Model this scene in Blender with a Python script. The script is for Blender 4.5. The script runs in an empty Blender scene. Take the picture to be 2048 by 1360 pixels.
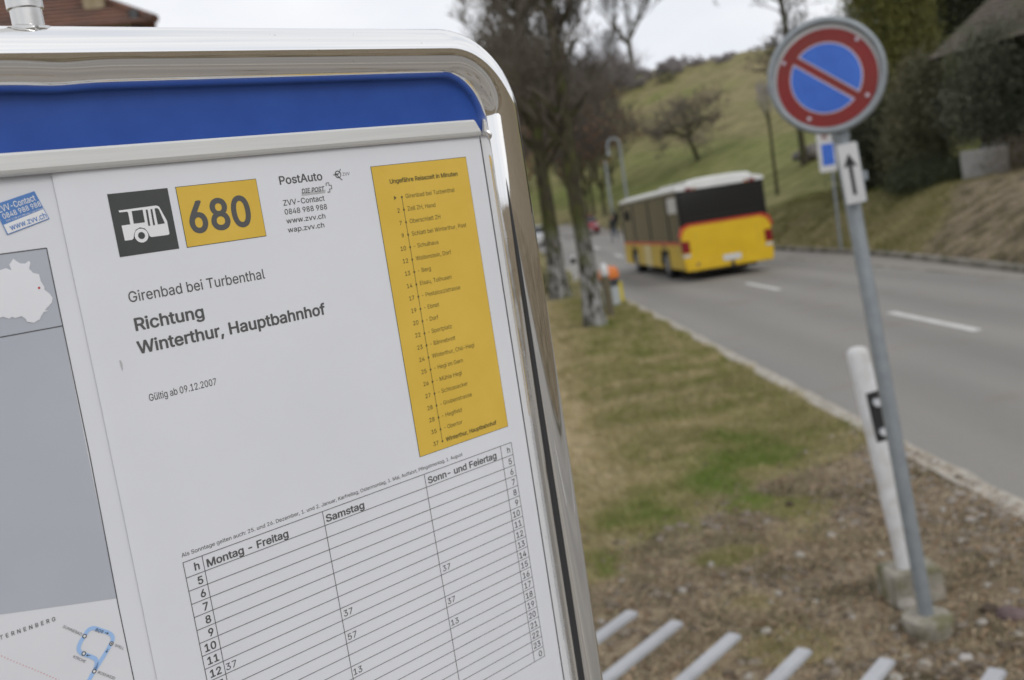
import bpy, bmesh, math, random
import numpy as np
from mathutils import Vector, Matrix, Quaternion, noise as mnoise

scene = bpy.context.scene
COL = scene.collection
R = math.radians
CAMZ = 2.4          # eye height above the road surface by the sign, metres

# ------------------------------------------------------------------ camera
cam_d = bpy.data.cameras.new('camera')
cam = bpy.data.objects.new('camera', cam_d)
COL.objects.link(cam)
scene.camera = cam
cam_d.sensor_width = 36.0
cam_d.lens = 35.125
cam_d.clip_start = 0.02
cam_d.clip_end = 3000
PITCH, ROLL = 7.39206, 8.81220
_fw = Vector((0, math.cos(R(PITCH)), -math.sin(R(PITCH))))
_up0 = Vector((0, math.sin(R(PITCH)), math.cos(R(PITCH))))
_r0 = Vector((1, 0, 0))
_r = _r0 * math.cos(R(ROLL)) - _up0 * math.sin(R(ROLL))
_u = _up0 * math.cos(R(ROLL)) + _r0 * math.sin(R(ROLL))
cam.matrix_world = Matrix(((_r.x, _u.x, -_fw.x, 0), (_r.y, _u.y, -_fw.y, 0), (_r.z, _u.z, -_fw.z, CAMZ), (0, 0, 0, 1)))
cam_d.dof.use_dof = True
cam_d.dof.focus_distance = 0.408
cam_d.dof.aperture_fstop = 14.0

# ------------------------------------------------------------------ sky and light (overcast day)
SUN_EL, SUN_ROT = 36.0, 142.0
world = bpy.data.worlds.new('World')
scene.world = world
world.use_nodes = True
wn, wl = world.node_tree.nodes, world.node_tree.links
wn.clear()
w_out = wn.new('ShaderNodeOutputWorld')
w_bg = wn.new('ShaderNodeBackground')
sky = wn.new('ShaderNodeTexSky')
sky.sky_type = 'NISHITA'
sky.sun_disc = False
sky.sun_elevation = R(SUN_EL)
sky.sun_rotation = R(SUN_ROT)
hs = wn.new('ShaderNodeHueSaturation')
hs.inputs['Saturation'].default_value = 0.10
tc = wn.new('ShaderNodeTexCoord')
mp = wn.new('ShaderNodeMapping')
mp.inputs['Scale'].default_value = (1.6, 1.6, 4.0)
nz = wn.new('ShaderNodeTexNoise')
nz.inputs['Scale'].default_value = 1.7
nz.inputs['Detail'].default_value = 5
cr = wn.new('ShaderNodeValToRGB')
cr.color_ramp.elements[0].position = 0.35
cr.color_ramp.elements[0].color = (8.3, 8.7, 9.5, 1)
cr.color_ramp.elements[1].position = 0.62
cr.color_ramp.elements[1].color = (10.2, 10.3, 10.6, 1)
mx = wn.new('ShaderNodeMix')
mx.data_type = 'RGBA'
mx.inputs['Factor'].default_value = 0.86       # the cloud layer covers most of the clear sky
wl.new(tc.outputs['Generated'], mp.inputs['Vector'])
wl.new(mp.outputs['Vector'], nz.inputs['Vector'])
wl.new(nz.outputs['Fac'], cr.inputs['Fac'])
wl.new(sky.outputs['Color'], hs.inputs['Color'])
wl.new(hs.outputs['Color'], mx.inputs['A'])
wl.new(cr.outputs['Color'], mx.inputs['B'])
wl.new(mx.outputs['Result'], w_bg.inputs['Color'])
w_bg.inputs['Strength'].default_value = 0.10
wl.new(w_bg.outputs['Background'], w_out.inputs['Surface'])

sun_d = bpy.data.lights.new('sun', 'SUN')
sun = bpy.data.objects.new('sun', sun_d)
COL.objects.link(sun)
sun_d.energy = 0.75
sun_d.angle = R(20)
sun_d.color = (1.0, 0.985, 0.955)
_az = R(SUN_ROT)
_sd = Vector((math.sin(_az) * math.cos(R(SUN_EL)), math.cos(_az) * math.cos(R(SUN_EL)), math.sin(R(SUN_EL))))
sun.rotation_euler = _sd.to_track_quat('Z', 'Y').to_euler()

scene.view_settings.view_transform = 'Standard'
scene.view_settings.look = 'None'
scene.view_settings.exposure = 0.0
scene.view_settings.gamma = 1.0
scene.view_settings.use_curve_mapping = False

# ------------------------------------------------------------------ helpers
def tag(o, label=None, cat=None, group=None, kind=None):
    if label: o['label'] = label
    if cat: o['category'] = cat
    if group: o['group'] = group
    if kind: o['kind'] = kind
    return o

def empty(name, loc=(0, 0, 0), rot=(0, 0, 0), parent=None):
    o = bpy.data.objects.new(name, None)
    o.empty_display_size = 0.1
    COL.objects.link(o)
    o.location = loc
    o.rotation_euler = rot
    if parent: o.parent = parent
    return o

def link(name, me, mat=None, parent=None, loc=None, rot=None):
    o = bpy.data.objects.new(name, me)
    COL.objects.link(o)
    if mat is not None:
        me.materials.clear()
        me.materials.append(mat)
    if parent: o.parent = parent
    if loc is not None: o.location = loc
    if rot is not None: o.rotation_euler = rot
    return o

class MB:
    """collects simple solids into one mesh"""
    def __init__(s): s.v = []; s.f = []
    def add(s, vs, fs):
        b = len(s.v); s.v += [tuple(p) for p in vs]; s.f += [tuple(b + i for i in f) for f in fs]; return s
    def box(s, x0, x1, y0, y1, z0, z1, m=None):
        vs = [(x, y, z) for z in (z0, z1) for y in (y0, y1) for x in (x0, x1)]
        if m is not None: vs = [m @ Vector(p) for p in vs]
        return s.add(vs, [(0, 2, 3, 1), (4, 5, 7, 6), (0, 1, 5, 4), (2, 6, 7, 3), (0, 4, 6, 2), (1, 3, 7, 5)])
    def tube(s, pts, rad, n=10, cap=True, ref=None):
        pts = [Vector(p) for p in pts]
        if not isinstance(rad, (list, tuple)): rad = [rad] * len(pts)
        up = Vector(ref) if ref else None
        rings = []
        for i, p in enumerate(pts):
            a = pts[max(0, i - 1)]; b = pts[min(len(pts) - 1, i + 1)]
            t = (b - a).normalized()
            if up is None:
                up = Vector((0, 0, 1)) if abs(t.z) < 0.9 else Vector((1, 0, 0))
            x = t.cross(up)
            if x.length < 1e-6: x = t.orthogonal()
            x.normalize(); y = x.cross(t).normalized(); up = y
            rings.append([p + (x * math.cos(2 * math.pi * k / n) + y * math.sin(2 * math.pi * k / n)) * rad[i] for k in range(n)])
        vs = [q for r in rings for q in r]; fs = []
        for i in range(len(rings) - 1):
            for k in range(n):
                fs.append((i * n + k, i * n + (k + 1) % n, (i + 1) * n + (k + 1) % n, (i + 1) * n + k))
        if cap:
            fs.append(tuple(range(n))[::-1]); fs.append(tuple((len(rings) - 1) * n + k for k in range(n)))
        return s.add(vs, fs)
    def prism(s, poly, y0, y1, axis='y', m=None):
        n = len(poly); vs = []
        for y in (y0, y1):
            for a, b in poly:
                p = {'y': (a, y, b), 'z': (a, b, y), 'x': (y, a, b)}[axis]
                vs.append(m @ Vector(p) if m is not None else p)
        fs = [tuple(range(n)), tuple(range(2 * n - 1, n - 1, -1))]
        for i in range(n):
            j = (i + 1) % n
            fs.append((i, j, n + j, n + i)[::-1])
        return s.add(vs, fs)
    def quad(s, a, b, c, d): return s.add([a, b, c, d], [(0, 1, 2, 3)])
    def mesh(s, name, smooth=False, bevel=0, fix=True):
        me = bpy.data.meshes.new(name)
        me.from_pydata(s.v, [], s.f)
        if fix or bevel:
            bm = bmesh.new(); bm.from_mesh(me)
            if fix: bmesh.ops.recalc_face_normals(bm, faces=bm.faces)
            if bevel:
                es = [e for e in bm.edges if len(e.link_faces) == 2 and e.calc_face_angle(0) > 0.6]
                bmesh.ops.bevel(bm, geom=es, offset=bevel, segments=2, affect='EDGES', clamp_overlap=True)
            bm.to_mesh(me); bm.free()
        if smooth: smooth_mesh(me, smooth)
        me.update()
        return me
    def build(s, name, mat, parent=None, smooth=False, bevel=0, fix=True):
        return link(name, s.mesh(name, smooth, bevel, fix), mat, parent)

def smooth_mesh(me, ang=True):
    me.polygons.foreach_set('use_smooth', [True] * len(me.polygons))
    a = R(40) if ang is True else R(ang)
    try: me.set_sharp_from_angle(angle=a)
    except Exception: pass

# ------------------------------------------------------------------ materials
def new_mat(name):
    m = bpy.data.materials.new(name)
    m.use_nodes = True
    nt = m.node_tree
    b = nt.nodes['Principled BSDF']
    return m, nt.nodes, nt.links, b

def noise_mat(name, c1, c2, scale=5, rough=0.7, detail=6, c3=None, scale3=1.0, bump=0.0, metallic=0.0, coords='Object', lo=0.35, hi=0.65, stretch=None, spec=0.5, bscale=None, coat=0.0, rough2=None):
    m, n, l, b = new_mat(name)
    tc = n.new('ShaderNodeTexCoord'); mp = n.new('ShaderNodeMapping')
    if stretch: mp.inputs['Scale'].default_value = stretch
    l.new(tc.outputs[coords], mp.inputs['Vector'])
    nz = n.new('ShaderNodeTexNoise'); nz.inputs['Scale'].default_value = scale; nz.inputs['Detail'].default_value = detail
    nz.inputs['Roughness'].default_value = 0.62
    l.new(mp.outputs['Vector'], nz.inputs['Vector'])
    r = n.new('ShaderNodeValToRGB')
    r.color_ramp.elements[0].position = lo; r.color_ramp.elements[0].color = (*c1, 1)
    r.color_ramp.elements[1].position = hi; r.color_ramp.elements[1].color = (*c2, 1)
    l.new(nz.outputs['Fac'], r.inputs['Fac'])
    out = r.outputs['Color']
    if c3:
        n3 = n.new('ShaderNodeTexNoise'); n3.inputs['Scale'].default_value = scale3; n3.inputs['Detail'].default_value = 4
        l.new(mp.outputs['Vector'], n3.inputs['Vector'])
        rr = n.new('ShaderNodeValToRGB'); rr.color_ramp.elements[0].position = 0.45; rr.color_ramp.elements[1].position = 0.62
        l.new(n3.outputs['Fac'], rr.inputs['Fac'])
        mx = n.new('ShaderNodeMix'); mx.data_type = 'RGBA'
        l.new(rr.outputs['Color'], mx.inputs['Factor']); l.new(out, mx.inputs['A']); mx.inputs['B'].default_value = (*c3, 1)
        out = mx.outputs['Result']
    l.new(out, b.inputs['Base Color'])
    b.inputs['Roughness'].default_value = rough
    if rough2 is not None:
        mr = n.new('ShaderNodeMapRange'); mr.inputs['To Min'].default_value = rough; mr.inputs['To Max'].default_value = rough2
        l.new(nz.outputs['Fac'], mr.inputs['Value']); l.new(mr.outputs['Result'], b.inputs['Roughness'])
    b.inputs['Metallic'].default_value = metallic
    b.inputs['Specular IOR Level'].default_value = spec
    if coat: b.inputs['Coat Weight'].default_value = coat; b.inputs['Coat Roughness'].default_value = 0.08
    if bump:
        nb = n.new('ShaderNodeTexNoise'); nb.inputs['Scale'].default_value = bscale or scale * 4; nb.inputs['Detail'].default_value = 6
        l.new(mp.outputs['Vector'], nb.inputs['Vector'])
        bp = n.new('ShaderNodeBump'); bp.inputs['Strength'].default_value = bump; bp.inputs['Distance'].default_value = 0.02
        l.new(nb.outputs['Fac'], bp.inputs['Height']); l.new(bp.outputs['Normal'], b.inputs['Normal'])
    return m

def flat_mat(name, c, rough=0.6, **k):
    d = tuple(max(0, x * 0.90) for x in c); e = tuple(min(1, x * 1.06) for x in c)
    return noise_mat(name, d, e, scale=k.pop('scale', 3), rough=rough, **k)

M = {}
M['paper'] = noise_mat('paper', (.755, .765, .80), (.815, .825, .86), scale=7, rough=0.42, lo=.3, hi=.75, spec=.35, coat=.25, bump=.10, bscale=5)
M['paper2'] = noise_mat('paper_old', (.75, .76, .80), (.80, .81, .845), scale=9, rough=0.45, lo=.3, hi=.75, spec=.35)
M['ink'] = flat_mat('ink_black', (.055, .057, .058), .5)
M['ink_grey'] = flat_mat('ink_grey', (.50, .50, .51), .5)
M['ink_soft'] = flat_mat('ink_soft', (.10, .10, .10), .5)
M['ink_brown'] = flat_mat('ink_on_yellow', (.13, .105, .035), .5)
M['print_white'] = flat_mat('print_white', (.84, .84, .85), .45)
M['yellow'] = noise_mat('print_yellow', (.72, .475, .068), (.78, .53, .09), scale=30, rough=.45, lo=.3, hi=.7, spec=.35)
M['charcoal'] = noise_mat('print_charcoal', (.062, .068, .066), (.078, .083, .08), scale=40, rough=.42, spec=.4)
M['map_grey'] = noise_mat('map_grey', (.45, .475, .53), (.50, .52, .575), scale=12, rough=.45, lo=.3, hi=.7)
M['map_white'] = flat_mat('map_white', (.82, .825, .86), .45)
M['sticker_blue'] = flat_mat('sticker_blue', (.10, .24, .56), .4)
M['route_blue'] = flat_mat('route_blue', (.40, .61, .95), .45)
M['red_print'] = flat_mat('red_print', (.55, .05, .06), .5)
M['pink_print'] = flat_mat('pink_print', (.75, .30, .32), .5)
M['panel_blue'] = noise_mat('enamel_blue', (.014, .068, .34), (.019, .084, .39), scale=60, rough=.34, lo=.3, hi=.7, spec=.5, rough2=.42)
M['alu'] = noise_mat('brushed_aluminium', (.70, .70, .685), (.78, .78, .76), scale=18, stretch=(1, 30, 1), rough=.48, metallic=.25, lo=.3, hi=.7)
M['panel_back'] = flat_mat('backing_board', (.45, .45, .46), .6)
M['galv'] = noise_mat('galvanised_steel', (.25, .275, .295), (.33, .36, .38), scale=14, rough=.55, metallic=.35, lo=.3, hi=.7)
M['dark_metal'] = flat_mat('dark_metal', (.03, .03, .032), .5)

def chrome(name, rough, dirt):
    m, n, l, b = new_mat(name)
    tc = n.new('ShaderNodeTexCoord')
    nz = n.new('ShaderNodeTexNoise'); nz.inputs['Scale'].default_value = 90; nz.inputs['Detail'].default_value = 8
    l.new(tc.outputs['Object'], nz.inputs['Vector'])
    mr = n.new('ShaderNodeMapRange'); mr.inputs['From Min'].default_value = .4; mr.inputs['From Max'].default_value = .75
    mr.inputs['To Min'].default_value = rough; mr.inputs['To Max'].default_value = rough + dirt
    l.new(nz.outputs['Fac'], mr.inputs['Value']); l.new(mr.outputs['Result'], b.inputs['Roughness'])
    b.inputs['Base Color'].default_value = (.93, .92, .90, 1)
    b.inputs['Metallic'].default_value = 1.0
    # dull specks of water stain
    n2 = n.new('ShaderNodeTexNoise'); n2.inputs['Scale'].default_value = 260; n2.inputs['Detail'].default_value = 3
    l.new(tc.outputs['Object'], n2.inputs['Vector'])
    r = n.new('ShaderNodeValToRGB'); r.color_ramp.elements[0].position = .70; r.color_ramp.elements[1].position = .76
    r.color_ramp.elements[0].color = (.93, .92, .90, 1); r.color_ramp.elements[1].color = (.74, .72, .68, 1)
    l.new(n2.outputs['Fac'], r.inputs['Fac']); l.new(r.outputs['Color'], b.inputs['Base Color'])
    return m
M['chrome'] = chrome('polished_steel', .025, .05)
M['steel'] = chrome('scratched_steel', .16, .20)
for _n in M['steel'].node_tree.nodes:
    if _n.type == 'VALTORGB':
        _n.color_ramp.elements[0].color = (.66, .65, .63, 1); _n.color_ramp.elements[1].color = (.45, .44, .42, 1)

# ------------------------------------------------------------------ terrain
def smooth(a, b, t):
    t = min(1.0, max(0.0, (t - a) / (b - a))); return t * t * (3 - 2 * t)
def road_z(y):
    z = -2.31 - 0.018 * min(y, 20)
    z -= 0.022 * max(0, min(y, 46) - 20)
    z += 0.26 * smooth(50, 76, y)
    if y > 74: z += 0.026 * (y - 74) * smooth(74, 92, y)
    return z + CAMZ
NEAR = 3.14                       # verge edge of the asphalt
def bend(y):                      # the road swings away to the left behind the trees
    return -0.0011 * max(0, y - 48) ** 2 - 0.00004 * max(0, y - 75) ** 3
def kerb_x(y):
    return 9.45 + 1.05 * smooth(13, 30, y) + bend(y)
_kp = np.array([(kerb_x(y), y) for y in range(-140, 200, 2) if kerb_x(y) > -160])
_ka, _kb = _kp[:-1], _kp[1:]
_kd = _kb - _ka; _kl = (_kd ** 2).sum(1)
def kerb_dist(x, y):              # metres beyond the far kerb (negative on the road side)
    w = np.array([x, y]) - _ka
    t = np.clip((w * _kd).sum(1) / _kl, 0, 1)
    q = w - _kd * t[:, None]
    d = (q ** 2).sum(1); i = int(d.argmin())
    s = _kd[i, 1] * w[i, 0] - _kd[i, 0] * w[i, 1]
    return math.sqrt(d[i]) * (1 if s > 0 else -1)
def bank(s, x, y):
    if s <= 0: return 0.0
    near = 0.47 * min(s, 3.3) + 0.06 * max(0, s - 3.3)
    hill = 0.33 * min(s, 14) + 0.25 * max(0, min(s, 88) - 14)
    hill -= 0.0016 * max(0, s - 70) ** 2 if s < 120 else 4.0 + 0.1 * (s - 120)
    hill += 2.4 * smooth(75, 5, x) * smooth(35, 90, s)
    k = smooth(30, 62, y) * 1.0
    if s > 12: k = max(k, smooth(14, 70, s))
    bumps = 0.25 * mnoise.noise(Vector((x * .06, y * .06, 3))) * min(1, s / 6)
    return near * (1 - k) + hill * k + bumps
def ground_z(x, y):
    rz = road_z(y)
    s = kerb_dist(x, y)
    if s > -.9 and y < 112: 
        if s < .16: return rz - 0.10
    if s > 0: return rz + 0.09 + bank(s - .16, x, y)
    e = NEAR + bend(y) - x
    if e < 0: return rz - 0.06
    z = rz - 0.02 + .026 * smooth(.45, .1, e)
    mound = 0.72 * smooth(5.2, 0.3, y) * smooth(0.3, 2.6, e)
    drop = -0.28 * max(0, min(e - 1.9, 9)) * smooth(9, 16, y)
    hollow = -0.05 * math.exp(-((x - 1.9) ** 2 / 0.5 + (y - 6.6) ** 2 / 0.9)) - 0.07 * math.exp(-((x - 1.85) ** 2 / 0.12 + (y - 4.62) ** 2 / 0.10))
    rough = 0.0
    if y < 30: rough = (0.030 * mnoise.noise(Vector((x * 1.3, y * 1.3, 0))) + 0.022 * mnoise.noise(Vector((x * 4.5, y * 4.5, 7)))) * min(1, e / .5)
    return z + mound + drop + hollow + rough

def axis(lo, hi, c0, c1, fine, grow):
    """grid coordinates: spacing `fine` between c0 and c1, growing outside"""
    a = [c0]; x = c0
    while x < c1: x += fine; a.append(x)
    st = fine
    while x < hi: st = min(st * grow, 8); x += st; a.append(x)
    b = []; x = c0; st = fine
    while x > lo: st = min(st * grow, 10); x -= st; b.append(x)
    return b[::-1] + a

def soil_w(x, y):
    """bare earth: round the sign posts and on the cut bank at the right"""
    s = kerb_dist(x, y)
    if s > 0:
        edge = 26.0 + 1.5 * mnoise.noise(Vector((x * .7, y * .7, 1)))
        return smooth(edge + 1.5, edge - 1.5, y - 1.5 * s + 1.5) if y < 36 else 0.0
    line = 6.12 + (x - .28) * 0.9 + 0.75 * mnoise.noise(Vector((x * 1.1, y * 1.1, 2))) + .35 * mnoise.noise(Vector((x * 4, y * 3, 12)))
    w_ = smooth(line + .8, line - .8, y)
    return w_ * (1 - .55 * smooth(.12, .42, mnoise.noise(Vector((x * 1.3, y * 1.3, 61)))) * smooth(2.8, 4.2, y))
def green_w(x, y):
    if kerb_dist(x, y) > 0:
        s = kerb_dist(x, y)
        return 0.10 + 0.75 * mnoise.noise(Vector((x * .05, s * .16, 4))) + .32 * smooth(5, 11, s) * smooth(26, 15, s)
    d = abs((y - 6.6) - (x - .6) * 1.45)
    g = smooth(1.9, .5, d) * smooth(-.2, .5, x) * smooth(2.8, 1.9, x) * smooth(11, 9.2, y)
    g *= min(1, max(.12, .62 + 1.1 * mnoise.noise(Vector((x * 2.2, y * 1.8, 40)))))
    return g * .95 + .10 * smooth(9, 20, y)
def straw_w(x, y):
    if kerb_dist(x, y) > 0:
        s = kerb_dist(x, y)
        return smooth(16, 46, s) * .28 + .35 * smooth(8, 2, s) + .3 * mnoise.noise(Vector((x * .07, s * .22, 9)))
    return smooth(1.2, .2, x - (y - 6) * .03) * .85

xs = axis(-170, 230, -0.4, 3.4, 0.07, 1.16)
ys = axis(-120, 330, 3.2, 10.0, 0.07, 1.08)
xs2 = [x for x in xs if x < 3.4] + [3.13, 3.16] + [x for x in xs if 3.4 < x < 8.4 or x > 14] + [8.45 + .14 * i for i in range(40)]
xs2 = sorted(xs2)
V = []; W = []
for yy in ys:
    for xx in xs2:
        V.append((xx, yy, ground_z(xx, yy)))
        W.append((soil_w(xx, yy), green_w(xx, yy), straw_w(xx, yy), 1.0))
nx = len(xs2); ny = len(ys)
F = [(j * nx + i, j * nx + i + 1, (j + 1) * nx + i + 1, (j + 1) * nx + i) for j in range(ny - 1) for i in range(nx - 1)]
gme = bpy.data.meshes.new('ground'); gme.from_pydata(V, [], F)
at = gme.color_attributes.new('cover', 'FLOAT_COLOR', 'POINT')
at.data.foreach_set('color', np.array(W, dtype=np.float32).ravel())
smooth_mesh(gme, 180)

m, n, l, b = new_mat('meadow_and_earth')
att = n.new('ShaderNodeAttribute'); att.attribute_name = 'cover'
sep = n.new('ShaderNodeSeparateColor'); l.new(att.outputs['Color'], sep.inputs['Color'])
tc = n.new('ShaderNodeTexCoord')
def nnode(scale, detail=6, rough=.6, vec=None):
    q = n.new('ShaderNodeTexNoise'); q.inputs['Scale'].default_value = scale; q.inputs['Detail'].default_value = detail
    q.inputs['Roughness'].default_value = rough
    l.new(vec or tc.outputs['Object'], q.inputs['Vector']); return q
def ramp(inp, p0, c0, p1, c1, extra=None):
    q = n.new('ShaderNodeValToRGB'); e = q.color_ramp.elements
    e[0].position = p0; e[0].color = (*c0, 1); e[1].position = p1; e[1].color = (*c1, 1)
    if extra:
        for p, c in extra:
            z = q.color_ramp.elements.new(p); z.color = (*c, 1)
    l.new(inp, q.inputs['Fac']); return q.outputs['Color']
def mixc(f, a, bb):
    q = n.new('ShaderNodeMix'); q.data_type = 'RGBA'; l.new(f, q.inputs['Factor']); l.new(a, q.inputs['A']); l.new(bb, q.inputs['B']); return q.outputs['Result']
def addm(a, bb, op='ADD', clamp=True):
    q = n.new('ShaderNodeMath'); q.operation = op; q.use_clamp = clamp
    l.new(a, q.inputs[0])
    if isinstance(bb, (int, float)): q.inputs[1].default_value = bb
    else: l.new(bb, q.inputs[1])
    return q.outputs[0]
n_fine = nnode(22, 8, .7); n_mid = nnode(1.7, 6); n_big = nnode(.11, 5); n_patch = nnode(.45, 4)
grass = ramp(n_fine.outputs['Fac'], .34, (.165, .145, .060), .68, (.37, .31, .16))
grass_far = ramp(n_big.outputs['Fac'], .36, (.105, .100, .032), .64, (.158, .134, .060))
grass = mixc(ramp(n_patch.outputs['Fac'], .4, (0, 0, 0), .6, (1, 1, 1)), grass, grass_far)
lush = ramp(n_fine.outputs['Fac'], .34, (.085, .125, .018), .68, (.18, .23, .05))
straw = ramp(n_fine.outputs['Fac'], .34, (.21, .165, .088), .68, (.44, .355, .22))
earth = ramp(n_fine.outputs['Fac'], .36, (.115, .088, .060), .66, (.44, .355, .25), [(.5, (.26, .205, .14))])
earth2 = ramp(n_mid.outputs['Fac'], .42, (0, 0, 0), .62, (1, 1, 1))
moss = ramp(n_fine.outputs['Fac'], .3, (.040, .034, .020), .7, (.13, .108, .062))
earth = mixc(earth2, earth, moss)
jit = addm(n_mid.outputs['Fac'], -.5, clamp=False)
wg = addm(sep.outputs['Green'], jit)
ws = addm(sep.outputs['Blue'], jit)
we = addm(sep.outputs['Red'], addm(jit, .5, 'MULTIPLY', False))
c = mixc(ws, grass, straw)
c = mixc(wg, c, lush)
we2 = n.new('ShaderNodeMapRange'); we2.inputs['From Min'].default_value = .35; we2.inputs['From Max'].default_value = .65
l.new(we, we2.inputs['Value'])
c = mixc(we2.outputs['Result'], c, earth)
l.new(c, b.inputs['Base Color']); b.inputs['Roughness'].default_value = .95; b.inputs['Specular IOR Level'].default_value = .15
bp = n.new('ShaderNodeBump'); bp.inputs['Strength'].default_value = .8; bp.inputs['Distance'].default_value = .03
l.new(n_fine.outputs['Fac'], bp.inputs['Height']); l.new(bp.outputs['Normal'], b.inputs['Normal'])
tag(link('ground', gme, m), kind='structure')
GROUND_MAT = m

# ------------------------------------------------------------------ road
def asphalt(name, base, dark):
    m, n, l, b = new_mat(name)
    tc = n.new('ShaderNodeTexCoord')
    a = n.new('ShaderNodeTexNoise'); a.inputs['Scale'].default_value = 60; a.inputs['Detail'].default_value = 6; a.inputs['Roughness'].default_value = .7
    l.new(tc.outputs['Object'], a.inputs['Vector'])
    mp = n.new('ShaderNodeMapping'); mp.inputs['Scale'].default_value = (.55, .07, 1)
    l.new(tc.outputs['Object'], mp.inputs['Vector'])
    w = n.new('ShaderNodeTexNoise'); w.inputs['Scale'].default_value = 1.6; w.inputs['Detail'].default_value = 5
    l.new(mp.outputs['Vector'], w.inputs['Vector'])
    s = n.new('ShaderNodeTexNoise'); s.inputs['Scale'].default_value = .9; s.inputs['Detail'].default_value = 6
    l.new(tc.outputs['Object'], s.inputs['Vector'])
    r1 = n.new('ShaderNodeValToRGB'); r1.color_ramp.elements[0].color = (*dark, 1); r1.color_ramp.elements[1].color = (*base, 1)
    r1.color_ramp.elements[0].position = .3; r1.color_ramp.elements[1].position = .68
    l.new(a.outputs['Fac'], r1.inputs['Fac'])
    r2 = n.new('ShaderNodeValToRGB'); r2.color_ramp.elements[0].color = (.90, .90, .905, 1); r2.color_ramp.elements[1].color = (1.04, 1.035, 1.02, 1)
    r2.color_ramp.elements[0].position = .36; r2.color_ramp.elements[1].position = .60
    l.new(w.outputs['Fac'], r2.inputs['Fac'])
    r3 = n.new('ShaderNodeValToRGB'); r3.color_ramp.elements[0].color = (.93, .90, .86, 1); r3.color_ramp.elements[1].color = (1, 1, 1, 1)
    r3.color_ramp.elements[0].position = .30; r3.color_ramp.elements[1].position = .40
    l.new(s.outputs['Fac'], r3.inputs['Fac'])
    m1 = n.new('ShaderNodeMix'); m1.data_type = 'RGBA'; m1.blend_type = 'MULTIPLY'; m1.inputs['Factor'].default_value = 1
    l.new(r1.outputs['Color'], m1.inputs['A']); l.new(r2.outputs['Color'], m1.inputs['B'])
    m2 = n.new('ShaderNodeMix'); m2.data_type = 'RGBA'; m2.blend_type = 'MULTIPLY'; m2.inputs['Factor'].default_value = 1
    l.new(m1.outputs['Result'], m2.inputs['A']); l.new(r3.outputs['Color'], m2.inputs['B'])
    # wheel tracks polished darker along each lane
    sx = n.new('ShaderNodeSeparateXYZ'); l.new(tc.outputs['Object'], sx.inputs['Vector'])
    k1 = n.new('ShaderNodeMath'); k1.operation = 'MULTIPLY'; k1.inputs[1].default_value = 4.19; l.new(sx.outputs['X'], k1.inputs[0])
    k2 = n.new('ShaderNodeMath'); k2.operation = 'SINE'; l.new(k1.outputs[0], k2.inputs[0])
    k3 = n.new('ShaderNodeMapRange'); k3.inputs['From Min'].default_value = -1; k3.inputs['From Max'].default_value = 1; k3.inputs['To Min'].default_value = .90; k3.inputs['To Max'].default_value = 1.04
    l.new(k2.outputs[0], k3.inputs['Value'])
    m3 = n.new('ShaderNodeVectorMath'); m3.operation = 'SCALE'; l.new(m2.outputs['Result'], m3.inputs[0]); l.new(k3.outputs['Result'], m3.inputs['Scale'])
    l.new(m3.outputs['Vector'], b.inputs['Base Color']); b.inputs['Roughness'].default_value = .82
    bp = n.new('ShaderNodeBump'); bp.inputs['Strength'].default_value = .35; bp.inputs['Distance'].default_value = .01
    l.new(a.outputs['Fac'], bp.inputs['Height']); l.new(bp.outputs['Normal'], b.inputs['Normal'])
    return m
M['asphalt'] = asphalt('worn_asphalt', (.278, .262, .240), (.212, .199, .181))
M['apron'] = asphalt('pale_asphalt', (.30, .275, .245), (.225, .205, .18))
M['marking'] = noise_mat('road_paint', (.50, .49, .46), (.66, .65, .62), scale=9, rough=.7, lo=.35, hi=.6)
M['edging'] = noise_mat('edging_stone', (.38, .345, .29), (.47, .43, .37), scale=11, rough=.85, lo=.3, hi=.7, c3=(.33, .295, .24), scale3=5, bump=.4)
M['kerb'] = noise_mat('kerb_stone', (.20, .185, .155), (.30, .275, .235), scale=5, rough=.9, c3=(.10, .095, .06), scale3=1.3, bump=.4)

RY = [-110 + i * 1.0 for i in range(0, 260)]
def strip(name, fx0, fx1, dz, mat, y0=-110, y1=149, step=1.0, wob=None, nxs=1):
    v = []; f = []; y = y0; k = 0
    while y <= y1:
        a, bb = fx0(y), fx1(y)
        if wob: a += wob * mnoise.noise(Vector((a, y * 1.9, 1))); bb += wob * mnoise.noise(Vector((bb, y * 2.3, 9)))
        for i in range(nxs + 1):
            v.append((a + (bb - a) * i / nxs, y, road_z(y) + dz))
        y += step; k += 1
    w = nxs + 1
    for j in range(k - 1):
        for i in range(nxs):
            f.append((j * w + i, j * w + i + 1, (j + 1) * w + i + 1, (j + 1) * w + i))
    me = bpy.data.meshes.new(name); me.from_pydata(v, [], f)
    smooth_mesh(me, 180)
    return tag(link(name, me, mat), kind='structure')
strip('road', lambda y: NEAR + bend(y), lambda y: 9.25 + bend(y), 0.0, M['asphalt'], nxs=4)
strip('road_gutter', lambda y: 9.27 + bend(y), lambda y: kerb_x(y) + .02, -0.006, M['apron'])
strip('road_joint', lambda y: 9.16 + bend(y), lambda y: 9.30 + bend(y), 0.004, M['kerb'], wob=.05)
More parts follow.
